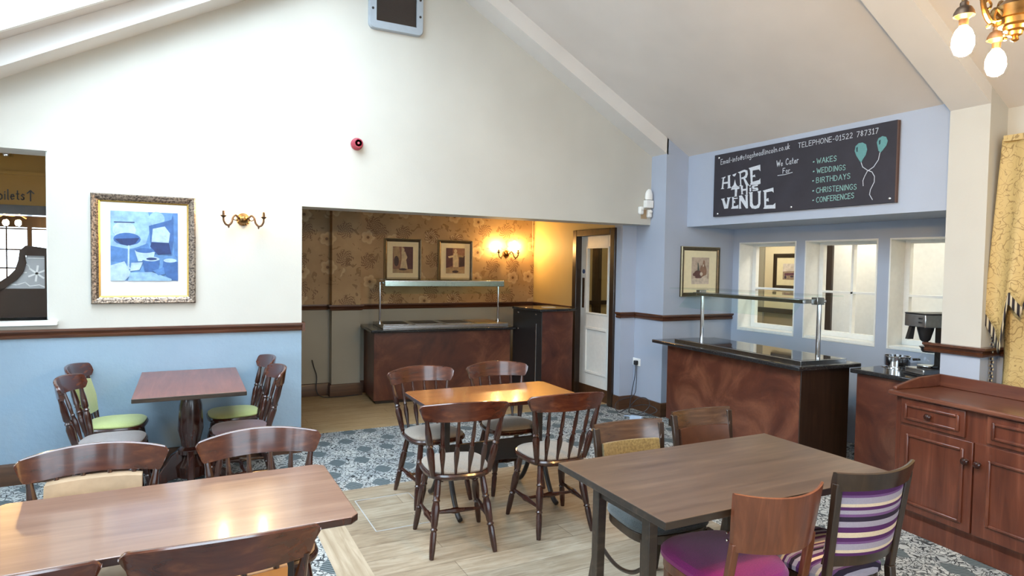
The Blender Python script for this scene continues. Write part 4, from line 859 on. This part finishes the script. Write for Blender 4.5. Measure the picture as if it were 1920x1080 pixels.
# ------------------------------------------------------------------ serving counter (right)
def gantry(t, L, xo, zt, h, depth, gy0, gy1, warm=False):
    pass
CR = math.radians(-3.6)
t = thing('serving_counter', 'mottled copper serving counter with black granite top and glass gantry below the windows', 'serving counter', (4.36, 5.27, 0), 0)
t.rotation_euler = (0, 0, -math.radians(3.6)*1)
# local: y runs towards the camera (negative), x to the window wall
g = G(); g.box(0.10, 0.64, -1.84, -0.14, 0.08, 0.855, 0); g.box(0.12, 0.62, -1.82, -0.16, 0, 0.08, 1); g.box(0.099, 0.641, -1.846, -1.836, 0.08, 0.855, 1)
child('body', g, ['copper', 'chair2'], t, bevel=0.002)
g = G(); g.box(0, 0.70, -1.91, 0.0, 0.855, 0.89); child('worktop', g, 'granite', t, bevel=0.008)
g = G(); g.box(0.14, 0.66, -1.80, -0.20, 0.885, 0.912, 0); g.box(0.17, 0.63, -1.77, -0.23, 0.912, 0.914, 1)
child('heated_well', g, ['steel', plain('dark_glass_top', (0.05,0.05,0.055,1), 0.04, 0, bump=0)], t, bevel=0.002)
for y in (-1.72, -0.28):
    g = G(); g.lathe((0.42, y, 0.89), [(0, 0.035), (0.02, 0.035), (0.022, 0.02), (0.5, 0.019), (0.52, 0.019)], n=16); child('post', g, 'chrome', t)
g = G(); g.box(0.30, 0.40, -1.66, -0.32, 1.365, 1.395, 0); g.box(0.26, 0.44, -1.66, -0.32, 1.395, 1.40, 0)
for y in (-1.72, -0.28): g.box(0.36, 0.44, y-0.03, y+0.03, 1.36, 1.42, 0)
child('heat_lamp_bar', g, 'steel', t, bevel=0.006)
g = G(); g.box(0.12, 0.60, -1.80, -0.12, 1.43, 1.438); child('glass_shelf', g, 'glassg', t)
g = G(); g.prism([(0.26, -1.70, 1.40), (0.12, -1.70, 1.25), (0.124, -1.70, 1.247), (0.264, -1.70, 1.397)], (0, 1.42, 0)); child('sneeze_guard', g, 'glassg', t)
g = G(); g.sphere((0.455, -1.735, 1.39), 0.016, sc=(1,1,1)); child('clamp_knob', g, 'chrome', t)
# lower counter
t = thing('side_counter', 'lower mottled copper counter with black top beside the white pillar', 'counter', (4.76, 3.30, 0))
g = G(); g.box(0.05, 0.85, -0.56, -0.03, 0.08, 0.825, 0); g.box(0.07, 0.85, -0.56, -0.05, 0, 0.08, 1); child('body', g, ['copper', 'chair2'], t, bevel=0.002)
g = G(); g.box(0.0, 0.89, -0.605, 0.0, 0.825, 0.86); child('worktop', g, 'granite', t, bevel=0.008)
# pan, coffee machine
t = thing('steel_pan', 'round shiny steel pan on the lower counter', 'pan', (5.20, 3.19, 0.86))
g = G(); g.lathe((0,0,0), [(0.0, 0.115), (0.006, 0.115), (0.008, 0.08), (0.012, 0.08), (0.015, 0.093), (0.085, 0.094), (0.09, 0.1), (0.094, 0.1), (0.094, 0.09), (0.03, 0.088), (0.028, 0.01)], n=32); child('bowl', g, 'chrome', t)
g = G(); g.tube([(0.06,-0.09,0.07),(0.09,-0.13,0.075),(0.11,-0.11,0.075),(0.09,-0.07,0.07)], 0.008); child('handle', g, 'blackpl', t)
t = thing('coffee_machine', 'steel and black filter coffee machine on the lower counter against the pillar', 'coffee machine', (5.02, 2.84, 0.86), math.radians(-20))
g = G(); g.box(-0.12, 0.30, -0.09, 0.11, 0.0, 0.012, 1); g.box(-0.11, 0.30, -0.085, 0.105, 0.012, 0.055, 0); child('base', g, ['steel', 'blackpl'], t, bevel=0.006)
g = G(); g.lathe((0,0,0), [(0.055, 0.075), (0.062, 0.075), (0.064, 0.05)], n=24); child('hot_plate', g, 'blackpl', t)
g = G(); g.box(0.13, 0.30, -0.08, 0.10, 0.055, 0.37, 0); child('back_tower', g, 'blackpl', t, bevel=0.006)
g = G(); g.box(-0.12, 0.30, -0.095, 0.115, 0.37, 0.465, 0); g.box(-0.122, 0.302, -0.097, 0.117, 0.465, 0.475, 1)
child('head_unit', g, ['steel', 'blackpl'], t, bevel=0.005)
g = G(); g.box(-0.126, -0.12, -0.06, -0.035, 0.43, 0.442); g.box(-0.126, -0.12, -0.06, -0.035, 0.40, 0.412); child('switch', g, 'blackpl', t)
g = G(); g.lathe((-0.02,0.02,0), [(0.255, 0.02), (0.27, 0.035), (0.345, 0.055), (0.365, 0.058), (0.37, 0.058)], n=24); g.prism([(-0.13,0.06,0.27),(-0.085,0.06,0.27),(-0.07,0.06,0.37),(-0.10,0.06,0.37)], (0, 0.03, 0)); child('filter_basket', g, 'blackpl', t)
t = thing('coffee_jug', 'glass coffee jug with black collar standing in the coffee machine', 'coffee jug', (5.02, 2.84, 0.925), math.radians(-20))
g = G(); g.lathe((0,0,0), [(0.0, 0.055), (0.012, 0.07), (0.035, 0.076), (0.065, 0.07), (0.10, 0.045), (0.115, 0.04)], n=28); child('glass_body', g, glass('jug_glass', (0.95,0.97,0.97,1)), t)
g = G(); g.lathe((0,0,0), [(0.0, 0.057), (0.006, 0.072), (0.012, 0.074), (0.014, 0.07)], n=28); child('base_ring', g, 'chrome', t)
g = G(); g.lathe((0,0,0), [(0.112, 0.042), (0.12, 0.05), (0.14, 0.055), (0.155, 0.068), (0.158, 0.05)], n=28); g.tube(smoothpath([(0.04,-0.03,0.14),(0.09,-0.06,0.14),(0.10,-0.07,0.08),(0.08,-0.055,0.04)]), 0.011); child('collar_handle', g, 'blackpl', t)
# ------------------------------------------------------------------ sideboard
SR = math.radians(-5.5)
t = thing('sideboard', 'reddish mahogany sideboard with drawers and panelled doors at the right edge', 'sideboard', (4.07, 2.49, 0), -math.radians(5.5))
# local: length along -y, depth along +x
Lb = 1.62
g = G(); g.box(0.0, 0.42, -Lb, 0, 0.10, 0.855, 0)
g.sweep([(0, 0), (-0.03, 0), (-0.03, 0.10), (-0.02, 0.112), (-0.02, 0.122), (-0.008, 0.13), (0, 0.132)], [(0.42, 0.0), (0.0, 0.0), (0.0, -Lb), (0.42, -Lb)])
child('carcass', g, 'side', t, bevel=0.003)
g = G(); g.box(-0.045, 0.44, -Lb-0.03, 0.03, 0.855, 0.885); child('top_board', g, 'sidet', t, bevel=0.008)
g = G(); g.box(0.415, 0.44, -Lb-0.03, 0.03, 0.885, 0.965)
g.prism([(0.0, 0.005, 0.885), (0.42, 0.005, 0.885), (0.42, 0.005, 0.965), (0.22, 0.005, 0.955), (0.08, 0.005, 0.925), (0.0, 0.005, 0.905)], (0, 0.022, 0)); child('gallery_upstand', g, 'sidet', t, bevel=0.004)
def panel(parent, name, y0, y1, z0, z1, frame, knob, knobpos):
    g = G(); g.box(-0.018, 0, y0, y1, z0, z1)
    o = child(name, g, 'side', parent, bevel=0.003)
    g = G(); a0, a1, c0, c1 = y0+frame, y1-frame, z0+frame, z1-frame; b = 0.018
    for (p, q, r, s) in ((a0, a0+b, c0, c1), (a1-b, a1, c0, c1), (a0+b, a1-b, c0, c0+b), (a0+b, a1-b, c1-b, c1)): g.box(-0.032, -0.017, p, q, r, s)
    child('panel_moulding', g, 'side', o, bevel=0.006)
    g = G(); g.lathe((-0.018, knobpos[0], knobpos[1]), [(0, 0.010), (-0.012, 0.009), (-0.018, 0.018), (-0.03, 0.021), (-0.038, 0.016), (-0.041, 0.005)], ax='x', n=18); child('knob', g, 'chair', o)
panel(t, 'drawer', -0.44, -0.045, 0.69, 0.845, 0.028, 1, (-0.235, 0.765)); panel(t, 'door', -0.49, -0.045, 0.145, 0.675, 0.045, 1, (-0.462, 0.56))
panel(t, 'drawer', -1.04, -0.56, 0.69, 0.845, 0.028, 1, (-0.80, 0.765)); panel(t, 'door', -1.04, -0.50, 0.145, 0.675, 0.075, 1, (-0.53, 0.56))
panel(t, 'drawer', -1.56, -1.10, 0.69, 0.845, 0.028, 1, (-1.33, 0.765)); panel(t, 'door', -1.56, -1.06, 0.145, 0.675, 0.06, 1, (-1.09, 0.56))
# ------------------------------------------------------------------ alcove serving counter, tall unit
t = thing('carvery_counter', 'dark red serving counter with hot wells and heated gantry in the papered alcove', 'serving counter', (1.93, 7.25, 0), math.radians(-4))
g = G(); g.box(0, 1.71, 0, 0.66, 0.04, 0.84, 0); g.box(0.03, 1.68, 0.03, 0.63, 0, 0.04, 1); g.box(1.705, 1.715, 0, 0.66, 0.04, 0.84, 1); child('body', g, ['copper', 'iron'], t, bevel=0.002)
g = G(); g.box(-0.05, 1.75, -0.09, 0.70, 0.84, 0.875); child('worktop', g, 'granite', t, bevel=0.008)
g = G(); g.box(0.10, 1.68, 0.0, 0.62, 0.875, 0.915); child('heated_well', g, 'steel', t, bevel=0.004)
for i in range(4):
    x = 0.13+i*0.38
    g = G(); g.box(x, x+0.34, 0.10, 0.56, 0.915, 0.918, 0); g.box(x+0.02, x+0.32, 0.12, 0.54, 0.918, 0.9185, 1); child('pan_lid', g, ['steel', 'blackpl'] if i < 3 else ['gold', 'gold'], t)
for x in (0.13, 1.67):
    g = G(); g.lathe((x, 0.33, 0.915), [(0, 0.03), (0.015, 0.03), (0.017, 0.014), (0.5, 0.014)], n=14); child('post', g, 'chrome', t)
g = G(); g.box(0.15, 1.65, 0.12, 0.36, 1.395, 1.44); g.box(0.14, 1.66, 0.10, 0.13, 1.37, 1.445); child('heat_lamp_bar', g, 'steel', t, bevel=0.006)
g = G(); g.box(0.08, 1.74, 0.10, 0.55, 1.45, 1.458); child('glass_shelf', g, 'glassg', t)
g = G(); g.prism([(0.10, 0.09, 1.43), (0.10, -0.03, 1.29), (0.10, -0.026, 1.287), (0.10, 0.094, 1.427)], (1.60, 0, 0)); child('sneeze_guard', g, 'glassg', t)
R_8 = math.radians(6)
t = thing('tall_unit', 'tall dark copper cabinet with granite top between alcove counter and door', 'cabinet', (3.955, 6.53, 0), R_8)
g = G(); g.box(-0.22, 0.26, 0.02, 0.56, 0.0, 1.10, 0); g.box(-0.224, -0.214, 0.0, 0.62, 0.0, 1.10, 1); child('body', g, ['copper', 'iron'], t, bevel=0.003)
g = G(); g.box(-0.26, 0.29, -0.02, 0.59, 1.10, 1.13); child('worktop', g, 'granite', t, bevel=0.006)
for y, z in ((0.12, 1.06), (0.5, 1.06), (0.12, 0.86), (0.5, 0.86)):
    g = G(); g.lathe((-0.224, y, z), [(0, 0.012), (-0.006, 0.010), (-0.009, 0.003)], ax='x', n=12); child('bolt', g, 'chrome', t)
g = G(); g.tube([(-0.235, 0.10, 0.0), (-0.235, 0.10, 0.95)], 0.008, n=6); child('steel_rod', g, 'steel', t)
g = G(); g.prism([(-0.08,-0.02,0),(0.08,-0.05,0),(0.1,0.05,0),(-0.06,0.07,0)], (0,0,0.003)); o = build('paper_sheet', g, 'mat', smooth=0); o.location = (3.99, 6.80, 1.13); tag(o, 'white paper lying on top of the tall cabinet', 'paper')

# ------------------------------------------------------------------ curtain
t = thing('window_curtain', 'gold scroll-patterned curtain with tasselled swag at the right edge', 'curtain', (5.0, 1.6, 0))
def fold(y, z, amp=0.035, f=26, ph=0): return amp*math.sin(y*f+ph)+0.01*math.sin(y*61+z*2)
g = G()
NY, NZ = 90, 26
V = [[g.v((0.035+fold(-0.72+j/NY*1.43, z:=0.02+i/NZ*2.45, 0.028+0.01*math.sin(i)), -0.75+j/NY*1.50, z)) for j in range(NY+1)] for i in range(NZ+1)]
for i in range(NZ):
    for j in range(NY): g.face([V[i][j], V[i][j+1], V[i+1][j+1], V[i+1][j]])
o = child('drape', g, 'curtain', t); q = o.modifiers.new('thickness', 'SOLIDIFY'); q.thickness = 0.004
# swag tail (jabot): lower hem climbs in steps away from the pillar
def hem(s): 
    st = [(0.0, 1.38), (0.10, 1.16), (0.13, 1.36), (0.16, 1.52), (0.22, 1.42), (0.25, 1.60), (0.28, 1.68), (0.34, 1.58), (0.37, 1.76), (0.42, 1.84), (0.5, 1.76), (0.54, 1.92), (0.7, 2.05), (1.5, 2.3)]
    for (a, b), (c, d) in zip(st, st[1:]):
        if s <= c: return b+(d-b)*(s-a)/(c-a)
    return 2.3
g = G(); NY = 120
V = []; F0 = []
for j in range(NY+1):
    s = j/NY*1.45; y = 0.83-s; zb = hem(s); row = []
    for i in range(15):
        k = i/14; z = zb+(2.56-zb)*k
        row.append(g.v((-0.03-0.05*(1-k)+0.03*math.sin(s*30)*(0.4+0.6*(1-k)), y-(0.045*k if s < 0.2 else 0.045*k*max(0, 1-(s-.2)*2)), z)))
    V.append(row)
for j in range(NY):
    for i in range(14): g.face([V[j][i], V[j+1][i], V[j+1][i+1], V[j][i+1]])
o = child('swag_tail', g, 'curtain', t); q = o.modifiers.new('thickness', 'SOLIDIFY'); q.thickness = 0.005
g = G(); V = []
for j in range(NY+1):
    s = j/NY*1.45; y = 0.83-s; zb = hem(s); x = -0.085+0.03*math.sin(s*30)
    V.append([g.v((x, y, zb+0.012)), g.v((x, y, zb-0.02)), g.v((x-0.002, y+0.002, zb-0.07))])
for j in range(NY):
    for i in range(2): g.face([V[j][i], V[j+1][i], V[j+1][i+1], V[j][i+1]])
o = child('tassel_fringe', g, 'fringe', t); q = o.modifiers.new('thickness', 'SOLIDIFY'); q.thickness = 0.008
g = G(); g.box(-0.05, 0.10, -0.75, 0.77, 2.54, 2.58); child('pelmet_board', g, 'curtain', t)
g = G()
for k in range(24): g.sphere((-0.02+0.01*(k % 2), 0.80, 0.75+k*0.025), 0.013, n=8)
child('beaded_tie', g, 'fringe', t)

# ------------------------------------------------------------------ farmhouse chairs
LEG = [(0, 0.013), (0.10, 0.017), (0.30, 0.019), (0.34, 0.016), (0.36, 0.022), (0.38, 0.016), (0.42, 0.02), (0.62, 0.024), (0.70, 0.018), (0.72, 0.023), (0.74, 0.018), (0.80, 0.02), (1.0, 0.018)]
SPN = [(0, 0.008), (0.12, 0.009), (0.32, 0.016), (0.42, 0.017), (0.50, 0.011), (0.53, 0.015), (0.56, 0.010), (0.72, 0.013), (0.85, 0.010), (1.0, 0.008)]
PST = [(0, 0.014), (0.15, 0.019), (0.42, 0.023), (0.50, 0.015), (0.53, 0.021), (0.56, 0.014), (0.60, 0.02), (0.78, 0.018), (0.9, 0.013), (1.0, 0.012)]
STRT = [(0, 0.008), (0.2, 0.011), (0.42, 0.015), (0.47, 0.019), (0.53, 0.019), (0.58, 0.015), (0.8, 0.011), (1, 0.008)]
def seat_outline(wf, wb, d, n=28, p=3.2):
    P = []
    for i in range(n):
        a = 2*PI*i/n; c, s = math.cos(a), math.sin(a)
        x = abs(c)**(2/p)*(1 if c > 0 else -1); y = abs(s)**(2/p)*(1 if s > 0 else -1)
        P.append((x*(wb+(wf-wb)*(y+1)/2)/2, y*d/2))
    return P
def crest_y(s): return -0.285+0.075*s*s
def farmhouse_chair(label, seatm, backpad, loc, rz, group):
    t = thing('farmhouse_chair', label, 'chair', loc, rz, group)
    out = seat_outline(0.43, 0.38, 0.40)
    g = G(); g.rings([[(x*k, y*k, z) for x, y in out] for k, z in ((0.90, 0.415), (0.99, 0.428), (1.0, 0.442), (0.97, 0.452))]); child('seat', g, 'chair', t)
    g = G(); g.cushion([(x*0.93, y*0.93+0.004) for x, y in out], 0.449, 0.472, 0.014); child('seat_pad', g, seatm, t)
    for sx in (-1, 1):
        g = G(); g.turned((sx*0.205, 0.20, 0), (sx*0.145, 0.13, 0.42), LEG); child('leg', g, 'chair', t)
        g = G(); g.turned((sx*0.185, -0.235, 0), (sx*0.13, -0.13, 0.42), LEG); child('leg', g, 'chair', t)
        g = G(); g.turned((sx*0.180, 0.171, 0.175), (sx*0.162, -0.191, 0.175), STRT, n=8); child('stretcher', g, 'chair', t)
        g = G(); g.turned((sx*0.165, -0.15, 0.445), (sx*0.218, crest_y(0.86)+0.005, 0.785), PST); child('back_post', g, 'chair', t)
    g = G(); g.turned((-0.171, -0.01, 0.175), (0.171, -0.01, 0.175), STRT, n=8); child('stretcher', g, 'chair', t)
    for s in (-0.55, -0.19, 0.19, 0.55):
        g = G(); g.turned((s*0.205, -0.172+0.02*s*s, 0.445), (s*0.245, crest_y(s)+0.005, 0.79), SPN, n=8); child('spindle', g, 'chair', t)
    g = G(); R = []
    n = 26
    for i in range(n+1):
        s = math.sin(PI/2*(-1+2*i/n)); e = max(0, (abs(s)-0.90)/0.10); hh = 0.052*max(0.25, 1-e**2.6)**0.5
        zc = 0.825-0.006*s*s + (0.012*e*e)
        zt = zc+hh-0.008*s*s+0.012*(1-s*s); zb = zc-hh+0.004
        xt = s*0.262; xb = s*0.246; yb = crest_y(s); th = 0.011
        R.append([(xb, yb+0.008-th, zb), (xb, yb+0.008+th, zb), (xt, yb-0.008+th*0.9, zt-0.004), (xt, yb-0.008+th*0.4, zt), (xt, yb-0.008-th*0.4, zt), (xt, yb-0.008-th*0.9, zt-0.004)])
    g.rings(R); child('crest_rail', g, 'crest', t)
    if backpad:
        g = G(); R = []
        for i in range(13):
            s = -1+2*i/12; x = s*0.165; e = 1-0.25*abs(s)**6
            y0 = -0.195+0.03*s*s
            R.append([(x, y0-0.022*e, 0.52+.02*(1-e)), (x, y0+0.028*e, 0.52+.02*(1-e)), (x, y0-0.012+0.028*e, 0.64), (x, y0-0.045+0.026*e, 0.765-.02*(1-e)), (x, y0-0.085, 0.765-.02*(1-e)), (x, y0-0.055, 0.64)])
        g.rings(R); child('back_pad', g, backpad, t)
    return t
GA = 'farmhouse chairs at the near-left table'; GB = 'farmhouse chairs at the centre table'; GC = 'farmhouse chairs at the small wall table'
def cp(p, loc, rz, label, group): return dup(p, loc, rz, label, group)
R_ = math.radians
c_b = farmhouse_chair('spindle-back farmhouse chair, left of the two with backs to us at the centre table', 'beige', None, (1.43, 3.50, 0), R_(-9), GB)
cp(c_b, (2.08, 3.49, 0), R_(-4), 'spindle-back farmhouse chair, right of the two with backs to us at the centre table', GB)
cp(c_b, (1.55, 4.225, 0), R_(184), 'farmhouse chair on the far side of the centre table, left one', GB)
cp(c_b, (2.15, 4.225, 0), R_(178), 'farmhouse chair on the far side of the centre table, right one', GB)
farmhouse_chair('farmhouse chair with cream leather back pad facing us behind the near-left table', 'creamf', 'creamf', (-0.33, 2.80, 0), R_(180), GA)
c_a = farmhouse_chair('farmhouse chair facing us without back pad behind the near-left table', 'creamf', None, (0.29, 2.80, 0), R_(179), GA)
farmhouse_chair('farmhouse chair with tan leather back pad, closest to us at the bottom left', 'creamf', 'tan', (0.105, 2.17, 0), R_(-2), GA)
cp(c_a, (-0.46, 2.16, 0), R_(0), 'farmhouse chair only partly in view at the bottom left corner', GA)
c_g = farmhouse_chair('farmhouse chair with lime green seat and back pad, left of the wall table', 'grn', 'grn', (-0.46, 5.40, 0), R_(-96), GC)
farmhouse_chair('farmhouse chair with grey seat pad, left of the wall table on the near side', 'gry', None, (-0.44, 4.87, 0), R_(-97), GC)
farmhouse_chair('farmhouse chair with lime green seat, right of the wall table against the wall', 'grn', None, (0.335, 5.405, 0), R_(93), GC)
farmhouse_chair('farmhouse chair with mauve-brown seat pad, right of the wall table on the near side', 'mauve', None, (0.345, 4.875, 0), R_(92), GC)

# ------------------------------------------------------------------ restaurant chairs at the right table
def curved_panel(g, w, z0, z1, y0, y1, bow, th, wt=None, n=18, m=0, drop=0):
    wt = wt or w; R = []
    for i in range(n+1):
        s = -1+2*i/n
        def P(z, off, ww): return (s*ww/2, (y0+(y1-y0)*(z-z0)/(z1-z0))+bow*s*s+off, z)
        zt = z1-drop*(1-s*s); zm = (z0+zt)/2
        R.append([P(z0, -th/2, w), P(z0, th/2, w), P(zm, th/2, (w+wt)/2), P(zt, th/2*0.7, wt), P(zt+0.003, 0, wt), P(zt, -th/2*0.7, wt), P(zm, -th/2, (w+wt)/2)])
    g.rings(R, m)
def post(g, p, q, w, d, m=0, r=None):
    # rectangular tapering post through points p
    R = []
    pts = [Vector(x) for x in p]
    for i, c in enumerate(pts):
        a = w*(1-0.25*i/(len(pts)-1)) if q else w
        R.append([(c.x-a/2, c.y-d/2, c.z), (c.x+a/2, c.y-d/2, c.z), (c.x+a/2, c.y+d/2, c.z), (c.x-a/2, c.y+d/2, c.z)])
    g.rings(R, m)
def modern_chair(label, kind, loc, rz, wm, cm, seatm, backm):
    t = thing('restaurant_chair', label, 'chair', loc, rz)
    out = seat_outline(0.45, 0.40, 0.43, 32, 3.4) if kind != 'wood' else [(x-0.03, y+0.012) for x, y in seat_outline(0.46, 0.42, 0.47, 32, 3.0)]
    H = {'panel': 0.83, 'wood': 0.84, 'stripe': 0.90}[kind]
    g = G(); g.rings([[(x*0.96, y*0.96, z) for x, y in out] for z in (0.375, 0.42)]); child('seat_frame', g, wm, t, bevel=0.004)
    g = G(); g.cushion(out, 0.415, 0.465, 0.018); child('seat_cushion', g, seatm, t)
    for sx in (-1, 1):
        g = G(); post(g, [(sx*0.185, 0.18, 0), (sx*0.18, 0.175, 0.40)][::-1], True, 0.036, 0.036); child('leg', g, wm, t, bevel=0.003)
        top = {'wood': 0.63, 'panel': 0.815, 'stripe': 0.845}[kind]
        g = G(); post(g, [(sx*0.195, -0.27, 0), (sx*0.19, -0.215, 0.25), (sx*0.185, -0.20, 0.44)], False, 0.036, 0.03)
        post(g, [(sx*0.185, -0.20, 0.44), (sx*0.183, -0.222, 0.56), (sx*0.180, -0.232, top)] if kind == 'wood' else [(sx*0.185, -0.20, 0.44), (sx*0.19, -0.222, 0.62), (sx*0.200, -0.25, top)], False, 0.034, 0.026)
        child('back_post', g, wm, t, bevel=0.004)
        g = G(); g.tube(smoothpath([(sx*0.182, 0.17, 0.27), (sx*0.20, 0.10, 0.21), (sx*0.20, -0.05, 0.185), (sx*0.19, -0.21, 0.23)]), 0.010); child('side_stretcher', g, wm, t)
    if kind == 'wood':
        g = G(); curved_panel(g, 0.38, 0.60, 0.828, -0.30, -0.33, 0.075, 0.02, 0.42, drop=0.012); child('backrest', g, cm, t)
        for sx in (-1, 1):
            for z in (0.63, 0.66):
                g = G(); g.sphere((sx*0.188, -0.20, z), 0.006, n=8); child('stud', g, 'chrome', t)
    elif kind == 'panel':
        g = G(); curved_panel(g, 0.38, 0.735, 0.83, -0.265, -0.285, 0.03, 0.022, 0.42); child('crest_rail', g, cm, t)
        g = G(); curved_panel(g, 0.345, 0.53, 0.735, -0.225, -0.258, 0.03, 0.03); child('back_pad', g, backm, t)
        g = G(); curved_panel(g, 0.36, 0.50, 0.53, -0.215, -0.22, 0.025, 0.022); child('lower_rail', g, wm, t)
    else:
        g = G(); curved_panel(g, 0.425, 0.815, 0.888, -0.295, -0.31, 0.055, 0.026, 0.445, drop=0.008); child('crest_rail', g, cm, t)
        g = G(); curved_panel(g, 0.36, 0.545, 0.815, -0.245, -0.29, 0.05, 0.034); child('back_pad', g, backm, t)
        g = G(); curved_panel(g, 0.38, 0.50, 0.545, -0.235, -0.245, 0.045, 0.024); child('lower_rail', g, wm, t)
    return t
modern_chair('walnut chair with olive tan back panel and slate seat, left one behind the right table', 'panel', (2.06, 2.43, 0), R_(176), 'chair2', 'crest2', 'slate', 'olive')
modern_chair('walnut chair with plain brown back panel, right one behind the right table', 'panel', (2.64, 2.50, 0), R_(177), 'chair2', 'crest2', 'slate', 'brownf')
modern_chair('cherry wood chair with curved solid back and magenta seat at the right table', 'wood', (2.015, 1.895, 0), R_(-7), 'cherry', 'cherry', 'magenta', None)
modern_chair('dark chair with purple and cream striped back and seat at the right table', 'stripe', (2.405, 1.79, 0), R_(-3), 'chair2', 'chair2', 'stry', 'strz')

# ------------------------------------------------------------------ tables
def tabletop(g, w, d, z, th=0.028, chamf=None):
    g.box(-w/2, w/2, -d/2, d/2, z-th, z)
def trestle_table(label, loc, rz, w, d, topm):
    t = thing('trestle_table', label, 'table', loc, rz)
    g = G(); c = 0.03
    g.prism([(-w/2+c, -d/2, 0.722), (w/2-c, -d/2, 0.722), (w/2, -d/2+c, 0.722), (w/2, d/2-c, 0.722), (w/2-c, d/2, 0.722), (-w/2+c, d/2, 0.722), (-w/2, d/2-c, 0.722), (-w/2, -d/2+c, 0.722)], (0, 0, 0.028)); o = child('tabletop', g, [topm, 'chair'], t, bevel=0.005, smooth=0)
    for p in o.data.polygons:
        if p.normal.z < 0.5: p.material_index = 1
    for s in (-1, 1):
        x = s*(w/2-0.20)
        g = G(); g.prism([(x-0.02, a, b) for a, b in ((-0.10, 0.72), (-0.045, 0.62), (-0.04, 0.40), (-0.06, 0.30), (0.06, 0.30), (0.04, 0.40), (0.045, 0.62), (0.10, 0.72))], (0.04, 0, 0))
        for q in (-1, 1):
            P = [(x, q*0.04, 0.36), (x, q*0.11, 0.24), (x, q*0.17, 0.12), (x, q*0.24, 0.035), (x, q*0.29, 0.018)]
            g.tube(smoothpath(P, 2), 0.018, n=8)
        child('trestle_leg', g, 'iron', t, bevel=0.004)
    g = G(); g.prism([(x_, -0.015, z_) for x_, z_ in ((-w/2+0.2, 0.34), (-w/2+0.28, 0.28), (w/2-0.28, 0.28), (w/2-0.2, 0.34), (w/2-0.2, 0.42), (-w/2+0.2, 0.42))], (0, 0.03, 0)); child('stretcher_board', g, 'iron', t)
    g = G(); g.box(-w/2+0.15, w/2-0.15, -d/2+0.1, d/2-0.1, 0.70, 0.722); child('under_frame', g, 'iron', t)
    return t
trestle_table('glossy honey-brown table in the middle of the room', (1.905, 3.98, 0), R_(-0.5), 1.11, 0.60, 'topc')
trestle_table('glossy brown table in the bottom left foreground reflecting lights', (-0.035, 2.55, 0), R_(0.5), 1.16, 0.66, 'top1')
t = thing('pedestal_table', 'small red-brown pedestal table against the blue lower wall', 'table', (0.025, 5.22, 0), R_(0))
g = G(); g.box(-0.335, 0.335, -0.63, 0.44, 0.742, 0.772); o = child('tabletop', g, ['topw', 'top2e'], t, bevel=0.004, smooth=0)
for p in o.data.polygons:
    if abs(p.normal.z) < 0.5: p.material_index = 1
g = G(); g.lathe((0,-0.08,0), [(0.08, 0.09), (0.16, 0.10), (0.20, 0.065), (0.23, 0.055), (0.25, 0.085), (0.28, 0.085), (0.30, 0.06), (0.34, 0.065), (0.42, 0.085), (0.60, 0.075), (0.66, 0.06), (0.70, 0.085), (0.742, 0.085)], n=24); child('pedestal', g, 'chair', t)
for a in range(4):
    g = G(); an = a*PI/2+PI/4*0
    c, s = math.cos(an), math.sin(an)
    prf = [(0.05, 0.30), (0.13, 0.24), (0.20, 0.12), (0.29, 0.05), (0.31, 0.0), (0.22, 0.0), (0.14, 0.06), (0.05, 0.08)]
    g.prism([(c*r-s*(-0.025), -0.08+s*r+c*(-0.025), z) for r, z in prf], (-s*0.05, c*0.05, 0)); child('foot', g, 'chair', t, bevel=0.008)
t = thing('dining_table', 'dark grey-brown rectangular four-legged table at the right with worn edges', 'table', (2.16, 2.08, 0), R_(-0.6))
g = G(); g.box(-0.655, 0.655, -0.37, 0.37, 0.72, 0.75, 0); o = child('tabletop', g, ['top2', 'top2e'], t, bevel=0.003, smooth=0)
for p in o.data.polygons:
    if abs(p.normal.z) < 0.5: p.material_index = 1
g = G()
for (a, b, c, d) in ((-0.55, 0.55, -0.17, -0.15), (-0.55, 0.55, 0.15, 0.17), (-0.57, -0.55, -0.17, 0.17), (0.55, 0.57, -0.17, 0.17)): g.box(a, b, c, d, 0.65, 0.72)
child('apron', g, 'top2e', t)
for sx in (-1, 1):
    for sy in (-1, 1):
        g = G(); post(g, [(sx*0.560, sy*0.17, 0.72), (sx*0.565, sy*0.175, 0)], True, 0.045, 0.045); child('leg', g, 'top2e', t, bevel=0.003)
